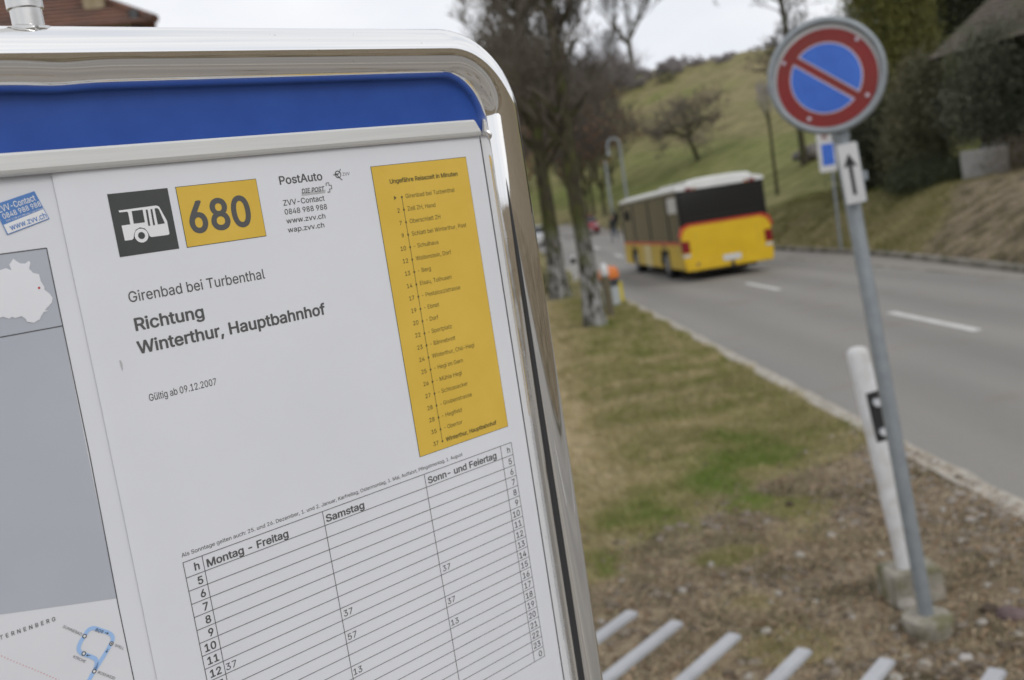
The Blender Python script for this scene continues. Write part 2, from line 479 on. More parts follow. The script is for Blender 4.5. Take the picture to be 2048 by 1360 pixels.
# paved standing area round the board, a thin sheet that follows the ground
v = []; f = []; PX = [-5.0 + .3 * i for i in range(28)]; PYs = [-14 + .4 * i for i in range(41)]
for yy in PYs:
    for xx in PX: v.append((min(xx, 2.98), yy + .12 * math.sin(xx * 2.1), ground_z(min(xx, 2.98), yy + .12 * math.sin(xx * 2.1)) + .012))
w = len(PX)
f = [(j * w + i, j * w + i + 1, (j + 1) * w + i + 1, (j + 1) * w + i) for j in range(len(PYs) - 1) for i in range(w - 1)]
me = bpy.data.meshes.new('pavement'); me.from_pydata(v, [], f); smooth_mesh(me, 180)
tag(link('pavement', me, M['apron']), kind='structure')
strip('pavement_edging', lambda y: NEAR - .13 + bend(y), lambda y: NEAR + .05 + bend(y), 0.010, M['edging'], y0=-20, y1=60, step=.1, wob=.035)
# kerb on the far side
mb = MB(); prev = None
y = -60.0
sec = []
while y < 110:
    x = kerb_x(y); z = road_z(y)
    h = .12 + .012 * mnoise.noise(Vector((y * .8, 0, 0)))
    sec.append([(x, y, z - .05), (x + .01, y, z + h - .015), (x + .03, y, z + h), (x + .15, y, z + h + .004), (x + .17, y, z + .02)])
    y += .5
vs = [p for s_ in sec for p in s_]; fs = []
for j in range(len(sec) - 1):
    for i in range(4): fs.append((j * 5 + i, (j + 1) * 5 + i, (j + 1) * 5 + i + 1, j * 5 + i + 1))
mb.add(vs, fs)
tag(mb.build('kerb', M['kerb'], fix=False), kind='structure')
# centre line dashes
for k in range(-5, 9):
    ya = 13.15 + 9.35 * k
    v = []; f = []
    for i in range(9):
        yy = ya + 3.0 * i / 8
        xc = 6.18 + bend(yy)
        v += [(xc - .075, yy, road_z(yy) + .005), (xc + .075, yy, road_z(yy) + .005)]
    f = [(2 * i, 2 * i + 1, 2 * i + 3, 2 * i + 2) for i in range(8)]
    me = bpy.data.meshes.new('road_marking'); me.from_pydata(v, [], f)
    tag(link('road_marking', me, M['marking']), kind='structure')

# ------------------------------------------------------------------ the timetable board (its own frame: x along the board, y up, z towards the reader)
_uax = Vector((0.747607, 0.664141, 0)); _nax = Vector((0.664141, -0.747607, 0))
BM = Matrix(((_uax.x, 0, _nax.x, 0.0), (_uax.y, 0, _nax.y, 0.495845), (0, 1, 0, CAMZ - 0.064329), (0, 0, 0, 1)))
def bempty(name):
    o = empty(name); o.matrix_world = BM.copy(); return o

# --- lettering: outlines of a sans-serif face turned into flat meshes
from mathutils.geometry import delaunay_2d_cdt
FONT = None
try:
    import os
    _p = os.path.join(bpy.utils.resource_path('LOCAL'), 'datafiles', 'fonts', 'Inter.woff2')
    if os.path.exists(_p): FONT = bpy.data.fonts.load(_p)
except Exception:
    FONT = None
_tc = {}
def text_mesh(txt, bold=0.0, spacing=1.0, res=6):
    """mesh with cap height 1, left edge and baseline at the origin"""
    key = (txt, bold, spacing, res)
    if key in _tc: return _tc[key]
    if bold:                        # heavier weight: the same outline laid down several times, each a hair aside
        co, fc, w = text_mesh(txt, 0.0, spacing, res)
        k = 8 if bold > .02 else 4; cs = []; fs_ = []
        for i in range(k):
            a = 2 * math.pi * i / k
            q = co.copy(); q[:, 0] += bold * math.cos(a) + bold; q[:, 1] += bold * math.sin(a) * .8; q[:, 2] = .0022 * i
            cs.append(q); fs_ += [tuple(j + i * len(co) for j in f_) for f_ in fc]
        _tc[key] = (np.concatenate(cs), fs_, w + 2 * bold)
        return _tc[key]
    def mk(s):
        cu = bpy.data.curves.new('lettering', 'FONT')
        if FONT: cu.font = FONT
        cu.body = s; cu.size = 1.0; cu.resolution_u = res; cu.space_character = spacing; cu.fill_mode = 'NONE'
        ob = bpy.data.objects.new('lettering', cu); COL.objects.link(ob)
        bpy.context.view_layer.update()
        me = bpy.data.meshes.new_from_object(ob.evaluated_get(bpy.context.evaluated_depsgraph_get()))
        bpy.data.objects.remove(ob); bpy.data.curves.remove(cu)
        co = np.zeros(len(me.vertices) * 3, dtype=np.float32); me.vertices.foreach_get('co', co); co = co.reshape(-1, 3)
        nv = len(co); adj = [[] for _ in range(nv)]
        for e in me.edges: a, b_ = e.vertices; adj[a].append(b_); adj[b_].append(a)
        bpy.data.meshes.remove(me)
        # outlines as closed loops, in the order the font stores them
        seen = [False] * nv; loops = []
        for s0 in range(nv):
            if seen[s0] or len(adj[s0]) != 2: continue
            lp = [s0]; seen[s0] = True; cur = s0 + 1 if s0 + 1 in adj[s0] else adj[s0][0]; prev = s0
            while cur != s0 and not seen[cur]:
                lp.append(cur); seen[cur] = True
                nx_ = [q for q in adj[cur] if q != prev]; prev, cur = cur, (nx_[0] if nx_ else s0)
            if len(lp) > 2: loops.append(lp)
        edges = [(lp[i], lp[(i + 1) % len(lp)]) for lp in loops for i in range(len(lp))]
        r_ = delaunay_2d_cdt([Vector((float(p[0]), float(p[1]))) for p in co], edges, [], 1, 1e-6)
        ov = np.array([(p.x, p.y, 0) for p in r_[0]], dtype=np.float64)
        tri = np.array([f_ for f_ in r_[2] if len(f_) == 3], dtype=int)
        cen = ov[tri].mean(1)[:, :2]
        # keep the triangles inside the letter: non-zero winding number, so overlapping strokes merge
        A_ = np.array([co[e[0]][:2] for e in edges], dtype=np.float64); B_ = np.array([co[e[1]][:2] for e in edges], dtype=np.float64)
        wind = np.zeros(len(cen), dtype=int)
        cx_, cy_ = cen[:, 0:1], cen[:, 1:2]
        up_ = (A_[:, 1] <= cy_) & (B_[:, 1] > cy_); dn_ = (A_[:, 1] > cy_) & (B_[:, 1] <= cy_)
        side = (B_[:, 0] - A_[:, 0]) * (cy_ - A_[:, 1]) - (cx_ - A_[:, 0]) * (B_[:, 1] - A_[:, 1])
        wind = (up_ & (side > 0)).sum(1) - (dn_ & (side < 0)).sum(1)
        fc = [tuple(int(q) for q in t) for t, w_ in zip(tri, wind) if w_ != 0]
        return ov, fc
    if ('cap', bold) not in _tc:
        c0, _ = mk('H'); _tc[('cap', bold)] = float(c0[:, 1].max() - c0[:, 1].min())
    co, fc = mk(txt)
    co = co / _tc[('cap', bold)]
    co[:, 0] -= co[:, 0].min()
    _tc[key] = (co, fc, float(co[:, 0].max()))
    return _tc[key]
def lettering(txt, x, y, cap, mat, parent, width=None, bold=0.0, z=0.0, rot=0.0, shear=0.0, align='l', spacing=1.0, name='lettering', res=6, maxw=None):
    """x, y: baseline start in mm on the board; cap and width in mm"""
    co, fc, w = text_mesh(txt, bold, spacing, res)
    sx = (width / w) if width else cap
    if maxw and w * sx > maxw: sx = maxw / w
    p = co.copy()
    p[:, 0] = co[:, 0] * sx + co[:, 1] * cap * shear; p[:, 1] = co[:, 1] * cap
    W_ = w * sx
    if align == 'r': p[:, 0] -= W_
    if align == 'c': p[:, 0] -= W_ / 2
    c, s = math.cos(rot), math.sin(rot)
    q = p.copy(); q[:, 0] = p[:, 0] * c - p[:, 1] * s + x; q[:, 1] = p[:, 0] * s + p[:, 1] * c + y; q[:, 2] = z + (p[:, 2] if bold else 0)
    me = bpy.data.meshes.new(name); me.from_pydata((q * .001).tolist(), [], fc); me.update()
    # face towards the reader
    if me.polygons and me.polygons[0].normal.z < 0: me.flip_normals()
    return link(name, me, mat, parent)
def flat(name, poly, z, mat, parent):
    me = bpy.data.meshes.new(name)
    from mathutils.geometry import tessellate_polygon
    v3 = [Vector((a, b_, 0)) for a, b_ in poly]
    tris = tessellate_polygon([v3])
    me.from_pydata([(a * .001, b_ * .001, z * .001) for a, b_ in poly], [], [tuple(t) for t in tris])
    me.update()
    if me.polygons[0].normal.z < 0: me.flip_normals()
    return link(name, me, mat, parent)
def rect(x0, x1, y0, y1): return [(x0, y0), (x1, y0), (x1, y1), (x0, y1)]
def disc(cx, cy, r, n=24): return [(cx + r * math.cos(2 * math.pi * i / n), cy + r * math.sin(2 * math.pi * i / n)) for i in range(n)]
def ring_mesh(name, cx, cy, r0, r1, z, mat, parent, n=32, a0=0, a1=2 * math.pi, scale=.001):
    v = []; f = []
    for i in range(n + 1):
        a = a0 + (a1 - a0) * i / n
        v += [((cx + r0 * math.cos(a)) * scale, (cy + r0 * math.sin(a)) * scale, z * scale), ((cx + r1 * math.cos(a)) * scale, (cy + r1 * math.sin(a)) * scale, z * scale)]
    f = [(2 * i, 2 * i + 1, 2 * i + 3, 2 * i + 2) for i in range(n)]
    me = bpy.data.meshes.new(name); me.from_pydata(v, [], f); me.update()
    return link(name, me, mat, parent)
def line_poly(pts, w):
    """band of width w along a polyline"""
    L = []; Rr = []
    for i, p in enumerate(pts):
        a = pts[max(0, i - 1)]; b_ = pts[min(len(pts) - 1, i + 1)]
        dx, dy = b_[0] - a[0], b_[1] - a[1]; d = math.hypot(dx, dy)
        nx_, ny_ = -dy / d * w / 2, dx / d * w / 2
        L.append((p[0] + nx_, p[1] + ny_)); Rr.append((p[0] - nx_, p[1] - ny_))
    return L, Rr
def band(name, pts, w, z, mat, parent):
    L, Rr = line_poly(pts, w)
    v = []; f = []
    for a, b_ in zip(L, Rr): v += [(a[0] * .001, a[1] * .001, z * .001), (b_[0] * .001, b_[1] * .001, z * .001)]
    f = [(2 * i, 2 * i + 1, 2 * i + 3, 2 * i + 2) for i in range(len(pts) - 1)]
    me = bpy.data.meshes.new(name); me.from_pydata(v, [], f); me.update()
    if me.polygons[0].normal.z < 0: me.flip_normals()
    return link(name, me, mat, parent)

board = bempty('bus_stop_board')
tag(board, 'large bus stop timetable board with polished steel tube frame and blue header', 'timetable board')
# tube frame: inverted U standing on the ground, legs left and right
TR = .0112; XR = .0120; XL = -.4140; YT = .1409; CR = .0315
gl = ground_z(0, .5) - (CAMZ - 0.064329) - .05
path = []
path.append((XR, gl)); 
yv = gl
while yv < YT - CR - .02: yv += .02; path.append((XR, min(yv, YT - CR)))
if path[-1][1] < YT - CR: path.append((XR, YT - CR))
for i in range(1, 17):
    a = R(90) * i / 16; path.append((XR - CR + CR * math.cos(a), YT - CR + CR * math.sin(a)))
xv = XR - CR
while xv > XL + CR + .004: xv -= .004; path.append((xv, YT))
for i in range(1, 17):
    a = R(90) * i / 16; path.append((XL + CR - CR * math.sin(a), YT - CR + CR * math.cos(a)))
path.append((XL, gl))
n_ = 40; vs = []; fs = []
pts3 = [Vector((x, y, 0)) for x, y in path]
for i, p in enumerate(pts3):
    t = (pts3[min(i + 1, len(pts3) - 1)] - pts3[max(i - 1, 0)]).normalized()
    side = Vector((t.y, -t.x, 0)).normalized()      # outwards
    for k in range(n_):
        a = 2 * math.pi * k / n_
        d = side * math.cos(a) + Vector((0, 0, 1)) * math.sin(a)
        rr = TR
        # heat-distorted spots where the hanger and the side tab are welded on
        rr += .0007 * math.exp(-((p.x + .1965) / .010) ** 2) * math.exp(-((p.y - YT) / .01) ** 2) * (math.cos(a) < -.2) * -math.cos(a)
        vs.append(p + d * rr)
for i in range(len(pts3) - 1):
    for k in range(n_): fs.append((i * n_ + k, i * n_ + (k + 1) % n_, (i + 1) * n_ + (k + 1) % n_, (i + 1) * n_ + k))
me = MB().add(vs, fs).mesh('tube_frame', smooth=180)
link('tube_frame', me, M['chrome'], board)
# side weld tab by the end of the strip
mb = MB(); mb.tube([(.0012, .1035, .0030), (.0026, .1012, .0044), (.0028, .0985, .0044)], [.0010, .0017, .0007], 10)
mb.build('weld_bead', M['steel'], board, smooth=60)
# blue header panel with its two rounded top corners
def rpanel(x0, x1, y0, y1, r):
    p = [(x0, y0), (x1, y0)]
    for i in range(13): a = R(90) * i / 12; p.append((x1 - r + r * math.cos(a), y1 - r + r * math.sin(a)))
    for i in range(13): a = R(90) + R(90) * i / 12; p.append((x0 + r + r * math.cos(a), y1 - r + r * math.sin(a)))
    return p
mb = MB(); mb.prism([(a, b_) for a, b_ in rpanel(-.4070, .0045, .1040, .1340, .0240)], -.0036, -.0010, axis='z')
mb.v = [(x, y, z) for x, y, z in mb.v]
mb.build('header_panel', M['panel_blue'], board)
mb = MB(); mb.box(-.4040, .0012, -.30, .1300, -.0075, -.0037)
mb.build('backing_board', M['panel_back'], board)
mb = MB(); mb.box(-.4005, -.398, -.30, .1016, -.0036, .0); mb.build('side_profile', M['alu'], board)
mb = MB(); mb.tube([(.0030, .1000, .0030), (.0031, .05, .0036), (.0033, -.30, .0042)], [.0016, .0021, .0022], 16); mb.build('edge_rod', M['steel'], board, smooth=40)
mb = MB(); mb.tube([(.0052, .0960, .0080), (.0050, .04, .0080), (.0050, -.09, .0076), (.0050, -.30, .0076)], [.0004, .0012, .0019, .0019], 14); mb.build('dark_reflection_strip', M['dark_metal'], board, smooth=40)  # added black bead imitating a dark reflection along the right frame tube
mb = MB(); mb.box(-.4005, .0004, -.30, -.293, -.0036, .0012); mb.build('bottom_profile', M['alu'], board)
# aluminium strip that clamps the sheets, mitred at its end
mb = MB()
prof = [(-.0006, .1015), (.0009, .1022), (.0016, .1035), (.0016, .1085), (.0011, .1094), (-.0006, .1095)]   # (z, y)
ends = lambda yy: .0008 - (yy - .1015) / .0080 * .0044
vs = [(-.4010, yy, zz) for zz, yy in prof] + [(ends(yy), yy, zz) for zz, yy in prof]
k = len(prof)
fs = [tuple(range(k)), tuple(range(2 * k - 1, k - 1, -1))] + [(i, (i + 1) % k, k + (i + 1) % k, k + i) for i in range(k)]
mb.add(vs, fs); mb.build('clamp_strip', M['alu'], board, bevel=.0002)
# hanger: welded stub, sleeve and flat bar above the frame
mb = MB(); mb.tube([(-.2003, .147, 0), (-.2003, .1585, 0)], .00525, 28); mb.build('hanger_stub', M['steel'], board, smooth=40)
mb = MB(); mb.tube([(-.2003, .1577, 0), (-.2003, .1581, 0), (-.2003, .205, 0)], [.0053, .0060, .0060], 32); mb.build('hanger_sleeve', M['steel'], board, smooth=40)
mb = MB()
rnd = random.Random(4)
pts = []
for i in range(15):
    a = -math.pi * .98 + math.pi * 1.96 * i / 14 - math.pi / 2
    pts.append((-.2003 + .0063 * math.cos(a), .1512 + .0006 * rnd.uniform(-1, 1) - .0006 * math.sin(a), .0062 * math.sin(a)))
mb.tube(pts, [.0011 + .0005 * rnd.random() for _ in pts], 8); mb.build('weld_seam', M['steel'], board, smooth=60)
mb = MB(); mb.box(-.1990, -.1915, .1500, .215, -.0135, -.0095); mb.build('flat_bar', M['galv'], board)

# ---------------- left sheet: route map
zs = -.0030
mapsheet = bempty('route_map_sheet')
tag(mapsheet, 'white paper sheet with grey route map, clamped left of the yellow timetable sheet', 'poster')
zl = -3.0
flat('sheet', rect(-401.0, -198.5, -292, 101.9), zl, M['paper2'], mapsheet)
flat('map_field', [(-390, -57 + 0), (-250.32, -45.47), (-210.73, -59.89 + 5.0), (-209.2, 75.6), (-390, 75.6)], zl + .10, M['map_grey'], mapsheet)
flat('map_field', [(-390, -45.5), (-390, -130), (-210.95, -130), (-210.75, -59.0), (-250.3, -45.5)], zl + .12, M['map_white'], mapsheet)
for nm, pts in (('border_line', [(-209.15, 75.8), (-209.5, 0), (-210.8, -60), (-211.0, -130)]), ('border_line', [(-390, 75.8), (-209.15, 75.8)]), ('border_line', [(-390, 48.2), (-209.25, 47.7)])):
    band(nm, pts, .34, zl + .2, M['ink'], mapsheet)
blob = [(-226.92, -68.71), (-225.91, -70.43), (-223.85, -70.82), (-222.27, -69.87), (-222.54, -71.81), (-220.82, -73.68), (-220.09, -72.86), (-218.98, -71.75), (-217.23, -71.48), (-215.93, -72.25), (-215.55, -71.47), (-216.42, -69.45), (-215.38, -67.85), (-213.56, -67.08), (-213.46, -64.65), (-212.68, -62.34), (-212.88, -61.4), (-211.37, -59.68), (-210.75, -58.11), (-211.32, -56.5), (-214.1, -54.32), (-213.02, -53.88), (-214.69, -53.7), (-215.87, -52.46), (-216.55, -51.37), (-218.78, -50.58), (-220.88, -51.46), (-221.12, -52.47), (-222.24, -53.64), (-224.33, -53.31), (-225.31, -53.98), (-226.3, -53.45), (-228.08, -54.49), (-232, -54.0), (-236, -57), (-237, -63), (-233, -68)]
flat('region_shape', [(a, -b_) for a, b_ in blob], zl + .3, M['map_white'], mapsheet)
flat('location_dot', disc(-214.53, 62.35, .42), zl + .4, M['red_print'], mapsheet)
lettering('STERNENBERG', -253.2, -54.1, 1.45, M['ink_soft'], mapsheet, width=20.4, bold=.022, z=zl + .3, spacing=1.6, rot=R(-1.5))
# dotted red boundary
mb = MB()
for i in range(34):
    t = i / 33; x = -262 + (-238.0 + 262) * t * 1.15; y = -48.5 - 27 * t * 1.1 - .5 * math.sin(t * 5)
    mb.box((x - .17) * .001, (x + .17) * .001, (y - .17) * .001, (y + .17) * .001, (zl + .2) * .001, (zl + .24) * .001)
mb.build('boundary_dots', M['pink_print'], mapsheet)
def arc(cx, cy, r, a0, a1, k=8): return [(cx + r * math.cos(R(a0 + (a1 - a0) * i / k)), cy + r * math.sin(R(a0 + (a1 - a0) * i / k))) for i in range(k + 1)]
th = R(-38)
def L2(px, py):   # loop frame: origin at loop centre, rotated
    return (-221.3 + px * math.cos(th) - py * math.sin(th), -67.4 + px * math.sin(th) + py * math.cos(th))
loop = [L2(*p) for p in arc(1.9, 2.9, 2.0, 90, 0) + [(3.9, 0.5)]] 
sq = []
hw, hh, rr_ = 4.1, 4.0, 1.9
for (cx, cy, a0) in ((hw - rr_, hh - rr_, 90), (hw - rr_, -hh + rr_, 0)):
    sq += arc(cx, cy, rr_, a0, a0 - 90, 6)
sq2 = arc(-hw + rr_, -hh + rr_, rr_, -90, -180, 6) + arc(-hw + rr_, hh - rr_, rr_, 180, 90, 6)
loop = [(-223.7, -80.5), (-223.9, -77.8), (-222.9, -75.0), (-219.0, -73.0), (-216.04, -70.42), (-215.1, -68.6), (-215.4, -67.3), (-216.11, -66.49), (-218.4, -64.4), (-220.4, -62.7), (-221.6, -62.1), (-222.9, -62.3), (-223.9, -63.2), (-224.6, -64.2), (-226.3, -65.6), (-227.3, -66.9), (-227.6, -68.3), (-227.0, -69.4), (-226.08, -70.01), (-223.81, -71.99), (-222.9, -73.2), (-222.7, -74.8)]
# measured on the sheet, smoothed once
def chaikin(p, k=2):
    for _ in range(k):
        q = [p[0]]
        for a, b_ in zip(p[:-1], p[1:]):
            q += [(a[0] * .75 + b_[0] * .25, a[1] * .75 + b_[1] * .25), (a[0] * .25 + b_[0] * .75, a[1] * .25 + b_[1] * .75)]
        p = q + [p[-1]]
    return p
band('route_line', chaikin([(-229.2, -84.5), (-226.0, -79.9), (-223.88, -77.84), (-219.9, -74.2), (-216.04, -70.42), (-214.9, -68.7), (-215.6, -66.6), (-218.6, -64.2), (-221.0, -62.1), (-223.0, -62.3), (-224.55, -63.95), (-227.0, -66.2), (-227.6, -68.6), (-226.08, -70.3), (-223.81, -72.2), (-222.3, -73.8), (-222.4, -75.6), (-223.6, -77.6)], 3), 1.45, zl + .3, M['route_blue'], mapsheet)
for (cx, cy, fill) in ((-224.55, -63.95, 0), (-216.04, -70.42, 1), (-226.08, -70.01, 0), (-223.88, -77.84, 0)):
    flat('stop_dot', disc(cx, cy, .62), zl + .36, M['print_white'], mapsheet)
    ring_mesh('stop_ring', cx, cy, .50, .80, zl + .42, M['ink'], mapsheet)
    if fill: flat('stop_dot', disc(cx, cy, .26), zl + .44, M['ink'], mapsheet)
lettering('SUNNEBAD', -231.12, -57.86, .92, M['ink_soft'], mapsheet, width=7.7, rot=R(-45), z=zl + .4)
lettering('GFELL', -215.2, -71.77, .92, M['ink_soft'], mapsheet, width=3.9, rot=R(-44), z=zl + .4)
lettering('KIRCHE', -229.95, -69.91, .92, M['ink_soft'], mapsheet, width=5.0, rot=R(-45), z=zl + .4)
lettering('ROSSWEID', -222.98, -79.0, .92, M['ink_soft'], mapsheet, width=7.2, rot=R(-43), z=zl + .4)
lettering('809', -220.75, -63.55, 1.15, M['ink'], mapsheet, width=3.0, rot=R(-41), z=zl + .5, bold=.01)
def arrow_small(x, y, ang):
    c, s = math.cos(ang), math.sin(ang)
    f_ = lambda a, b_: (x + a * c - b_ * s, y + a * s + b_ * c)
    flat('route_arrow', [f_(-.7, -.1), (f_(.2, -.1)), f_(.2, -.45), f_(.85, 0), f_(.2, .45), f_(.2, .1), f_(-.7, .1)], zl + .5, M['ink'], mapsheet)
arrow_small(-216.9, -65.9, R(-38)); arrow_small(-218.0, -72.3, R(225)); arrow_small(-224.7, -71.3, R(150))

# ---------------- contact sticker
st = bempty('contact_sticker')
tag(st, 'small tilted blue and white sticker with a phone number above the grey map', 'sticker')
sb = (-222.0, 92.97); ax = Vector((12.71, 3.01)).normalized(); ay = Vector((-ax.y, ax.x))
def S2(a, b_): return (sb[0] + ax.x * a + ay.x * b_, sb[1] + ax.y * a + ay.y * b_)
SW_ = 13.15; SR = R(math.degrees(math.atan2(ax.y, ax.x)))
flat('sticker_base', [S2(-1.6, -10.9), S2(SW_ + .65, -10.6), S2(SW_, 0), S2(-1.6, 0)], zl + .30, M['sticker_blue'], st)
flat('white_field', [S2(-1.3, -10.6), S2(SW_ + .38, -10.32), S2(SW_ + .17, -6.75), S2(-1.3, -7.3)], zl + .36, M['print_white'], st)
for tx, a, b_, cp, w, mt in (('ZVV-Contact', -.9, -3.1, 2.1, 13.2, 'print_white'), ('0848 988 988', -.4, -5.5, 1.75, 13.6, 'print_white'), ('CHF 0.08 pro Minute / per minute', 0, -6.7, .62, 13.4, 'print_white'), ('www.zvv.ch', .2, -9.9, 2.0, 13.0, 'sticker_blue')):
    p = S2(a, b_); lettering(tx, p[0], p[1], cp, M[mt], st, width=w, rot=SR, z=zl + .45, bold=.02 if cp > 1 else 0)

# ---------------- right sheet: the timetable
ts = bempty('timetable_sheet')
tag(ts, 'white timetable sheet of route 680 with yellow stop list and hourly grid', 'timetable')
zt = -1.6
v = []; f = []
uu = [-202.4, -201.5, -200.2, -198.5, -196, -193, -190, -187, -180, -100, .6]
zzs = [zl + .45, zl + .7, -2.0, -1.78, -1.66, zt, zt, zt, zt, zt, zt]
vv = [101.9, 80, 50, 20, 0, -20, -60, -100, -150, -200, -250, -292]
for j, yy in enumerate(vv):
    for i, (a, z_) in enumerate(zip(uu, zzs)):
        off = .35 * math.sin(yy * .02 + 1) if i < 3 else 0
        v.append(((a + off) * .001, yy * .001, z_ * .001))
for j in range(len(vv) - 1):
    for i in range(len(uu) - 1):
        f.append((j * len(uu) + i, (j + 1) * len(uu) + i, (j + 1) * len(uu) + i + 1, j * len(uu) + i + 1))
me = bpy.data.meshes.new('sheet'); me.from_pydata(v, [], f); smooth_mesh(me, 180); me.update()
link('sheet', me, M['paper'], ts)
Z1, Z2, Z3 = zt + .10, zt + .20, zt + .28
# bus pictogram
pic = flat('bus_pictogram', rect(-184.65, -161.33, 68.84, 92.24), Z1, M['charcoal'], ts)
body_o = [(-181.7, 85.85), (-167.4, 86.13), (-166.6, 85.95), (-166.05, 85.5), (-164.07, 79.88), (-164.1, 75.0), (-164.6, 74.57), (-171.3, 74.6), (-171.9, 75.0),
          (-172.3, 76.6), (-173.2, 78.1), (-174.9, 78.75), (-176.7, 78.1), (-177.7, 76.6), (-178.2, 75.0), (-178.9, 74.57), (-181.6, 74.6), (-181.71, 80.25), (-178.36, 80.3), (-178.3, 84.7), (-178.7, 85.1), (-181.55, 85.15)]
flat('pictogram_body', body_o, Z2, M['print_white'], pic)
for poly in ([(-176.9, 85.1), (-172.7, 85.15), (-172.75, 80.4), (-177.05, 80.4)],
             [(-171.5, 85.0), (-170.75, 85.0), (-170.95, 78.9), (-171.7, 78.9)], [(-169.65, 85.0), (-168.95, 85.0), (-169.05, 78.9), (-169.8, 78.9)],
             [(-168.0, 85.1), (-166.9, 85.1), (-166.4, 84.5), (-165.15, 79.1), (-167.95, 79.0)]):
    flat('pictogram_window', poly, Z3, M['charcoal'], pic)
flat('pictogram_wheel', disc(-175.05, 75.65, 2.62, 36), Z3, M['print_white'], pic)
flat('pictogram_wheel', disc(-175.05, 75.65, 1.32, 30), Z3 + .06, M['charcoal'], pic)
# route number
rn = flat('route_number_panel', rect(-158.2, -123.4, 68.68, 92.31), Z1, M['ink'], ts)
flat('yellow_field', rect(-157.98, -123.62, 68.90, 92.09), Z2, M['yellow'], rn)
lettering('680', -155.3, 74.1, 11.7, M['ink_soft'], rn, width=26.7, bold=.048, z=Z3)
# operator block
lettering('PostAuto', -112.9, 88.87, 3.35, M['ink_soft'], ts, width=20.9, bold=.030, z=Z1)
flat('logo_shadow', [(-103.6, 83.2), (-91.9, 83.3), (-91.4, 84.6), (-103.3, 84.5)], Z1, M['ink_grey'], ts)
lettering('DIE POST', -103.3, 84.2, 1.9, M['ink_soft'], ts, width=11.0, bold=.022, z=Z2, shear=.2)
lg = [(-90.9, 86.2), (-90.6, 87.4), (-89.3, 87.4), (-89.4, 86.3), (-88.2, 86.2), (-88.3, 84.7), (-89.4, 84.7), (-89.5, 83.4), (-90.7, 83.5)]
band('cross_logo', lg, .36, Z2, M['ink_soft'], ts)
lettering('ZVV-Contact', -112.95, 80.08, 2.25, M['ink_soft'], ts, width=20.2, bold=.018, z=Z1)
lettering('0848 988 988', -113.05, 76.35, 2.2, M['ink_soft'], ts, width=20.8, bold=.018, z=Z1)
lettering('www.zvv.ch', -113.0, 72.62, 2.1, M['ink_soft'], ts, width=19.1, bold=.018, z=Z1)
lettering('wap.zvv.ch', -113.1, 68.85, 2.1, M['ink_soft'], ts, width=17.9, bold=.018, z=Z1)
ring_mesh('transit_logo', -83.87, 90.5, 1.25, 1.62, Z1, M['ink_soft'], ts)
band('transit_logo', [(-86.4, 90.5), (-83.9, 90.5)], .30, Z2, M['ink_soft'], ts)
band('transit_logo', [(-85.2, 91.0), (-83.0, 88.6), (-82.2, 87.9)], .30, Z2 + .03, M['ink_soft'], ts)
band('transit_logo', [(-84.9, 90.9), (-83.6, 90.7), (-82.2, 92.7)], .30, Z2 + .06, M['ink_soft'], ts)
lettering('ZVV', -81.6, 89.65, 1.35, M['ink_soft'], ts, width=3.7, z=Z1, shear=.1)
# headings
lettering('Girenbad bei Turbenthal', -184.5, 51.75, 3.95, M['ink_soft'], ts, width=57.1, bold=.010, z=Z1)
lettering('Richtung', -184.3, 40.95, 4.6, M['ink_soft'], ts, width=27.8, bold=.042, z=Z1)
lettering('Winterthur, Hauptbahnhof', -185.1, 32.25, 4.6, M['ink_soft'], ts, width=83.0, bold=.042, z=Z1)
lettering('G\u00fcltig ab 09.12.2007', -184.5, 13.85, 2.65, M['ink_soft'], ts, width=27.6, bold=.012, z=Z1)
# yellow stop list
yl = flat('stop_list_panel', rect(-66.3, -10.0, -42.0, 92.4), Z1, M['ink'], ts)
flat('yellow_field', rect(-66.08, -10.22, -41.78, 92.18), Z2, M['yellow'], yl)
lettering('Ungef\u00e4hre Reisezeit in Minuten', -57.3, 83.9, 1.95, M['ink_brown'], yl, width=40.3, bold=.040, z=Z3)
stops = [('', 'Girenbad bei Turbenthal'), ('2', 'Zell ZH, Hand'), ('7', 'Oberschlatt ZH'), ('9', 'Schlatt bei Winterthur, Post'), ('10', '- Schulhaus'), ('12', 'Waltenstein, Dorf'), ('13', '- Berg'), ('14', 'Elsau, Tolhusen'),
         ('17', '- Pestalozzistrasse'), ('19', '- Ebnet'), ('20', '- Dorf'), ('22', '- Sportplatz'), ('23', '- B\u00e4nnebrett'), ('24', 'Winterthur, Chli-Hegi'), ('25', '- Hegi im Gern'), ('26', '- M\u00fchle Hegi'),
         ('27', '- Schlossacker'), ('28', '- Grubenstrasse'), ('28', '- Hegifeld'), ('35', '- Obertor'), ('37', 'Winterthur, Hauptbahnhof')]
wn_ = text_mesh('Girenbad bei Turbenthal')[2]
kx = 29.4 / wn_
for i, (mn, nm) in enumerate(stops):
    yy = 77.25 - 5.77 * i
    last = i == 20
    w_ = text_mesh(nm, .040 if last else .010)[2] * kx * (1.0 if not last else 1.02)
    lettering(nm, -49.8, yy - .75, 1.95, M['ink_brown'], yl, width=w_, bold=.040 if last else 0, z=Z3)
    if mn: lettering(mn, -54.4, yy - 1.0, 1.95, M['ink_brown'], yl, align='r', z=Z3, bold=.010)
    flat('stop_dot', disc(-52.0, yy, .52, 16), Z3 + .05, M['ink_brown'], yl)
band('stop_line', [(-52.0, 77.25), (-52.0, 77.25 - 5.77 * 20)], .26, Z3, M['ink_brown'], yl)
flat('start_arrow', [(-56.4, 78.3), (-56.4, 76.3), (-55.0, 77.3)], Z3, M['ink_brown'], yl)
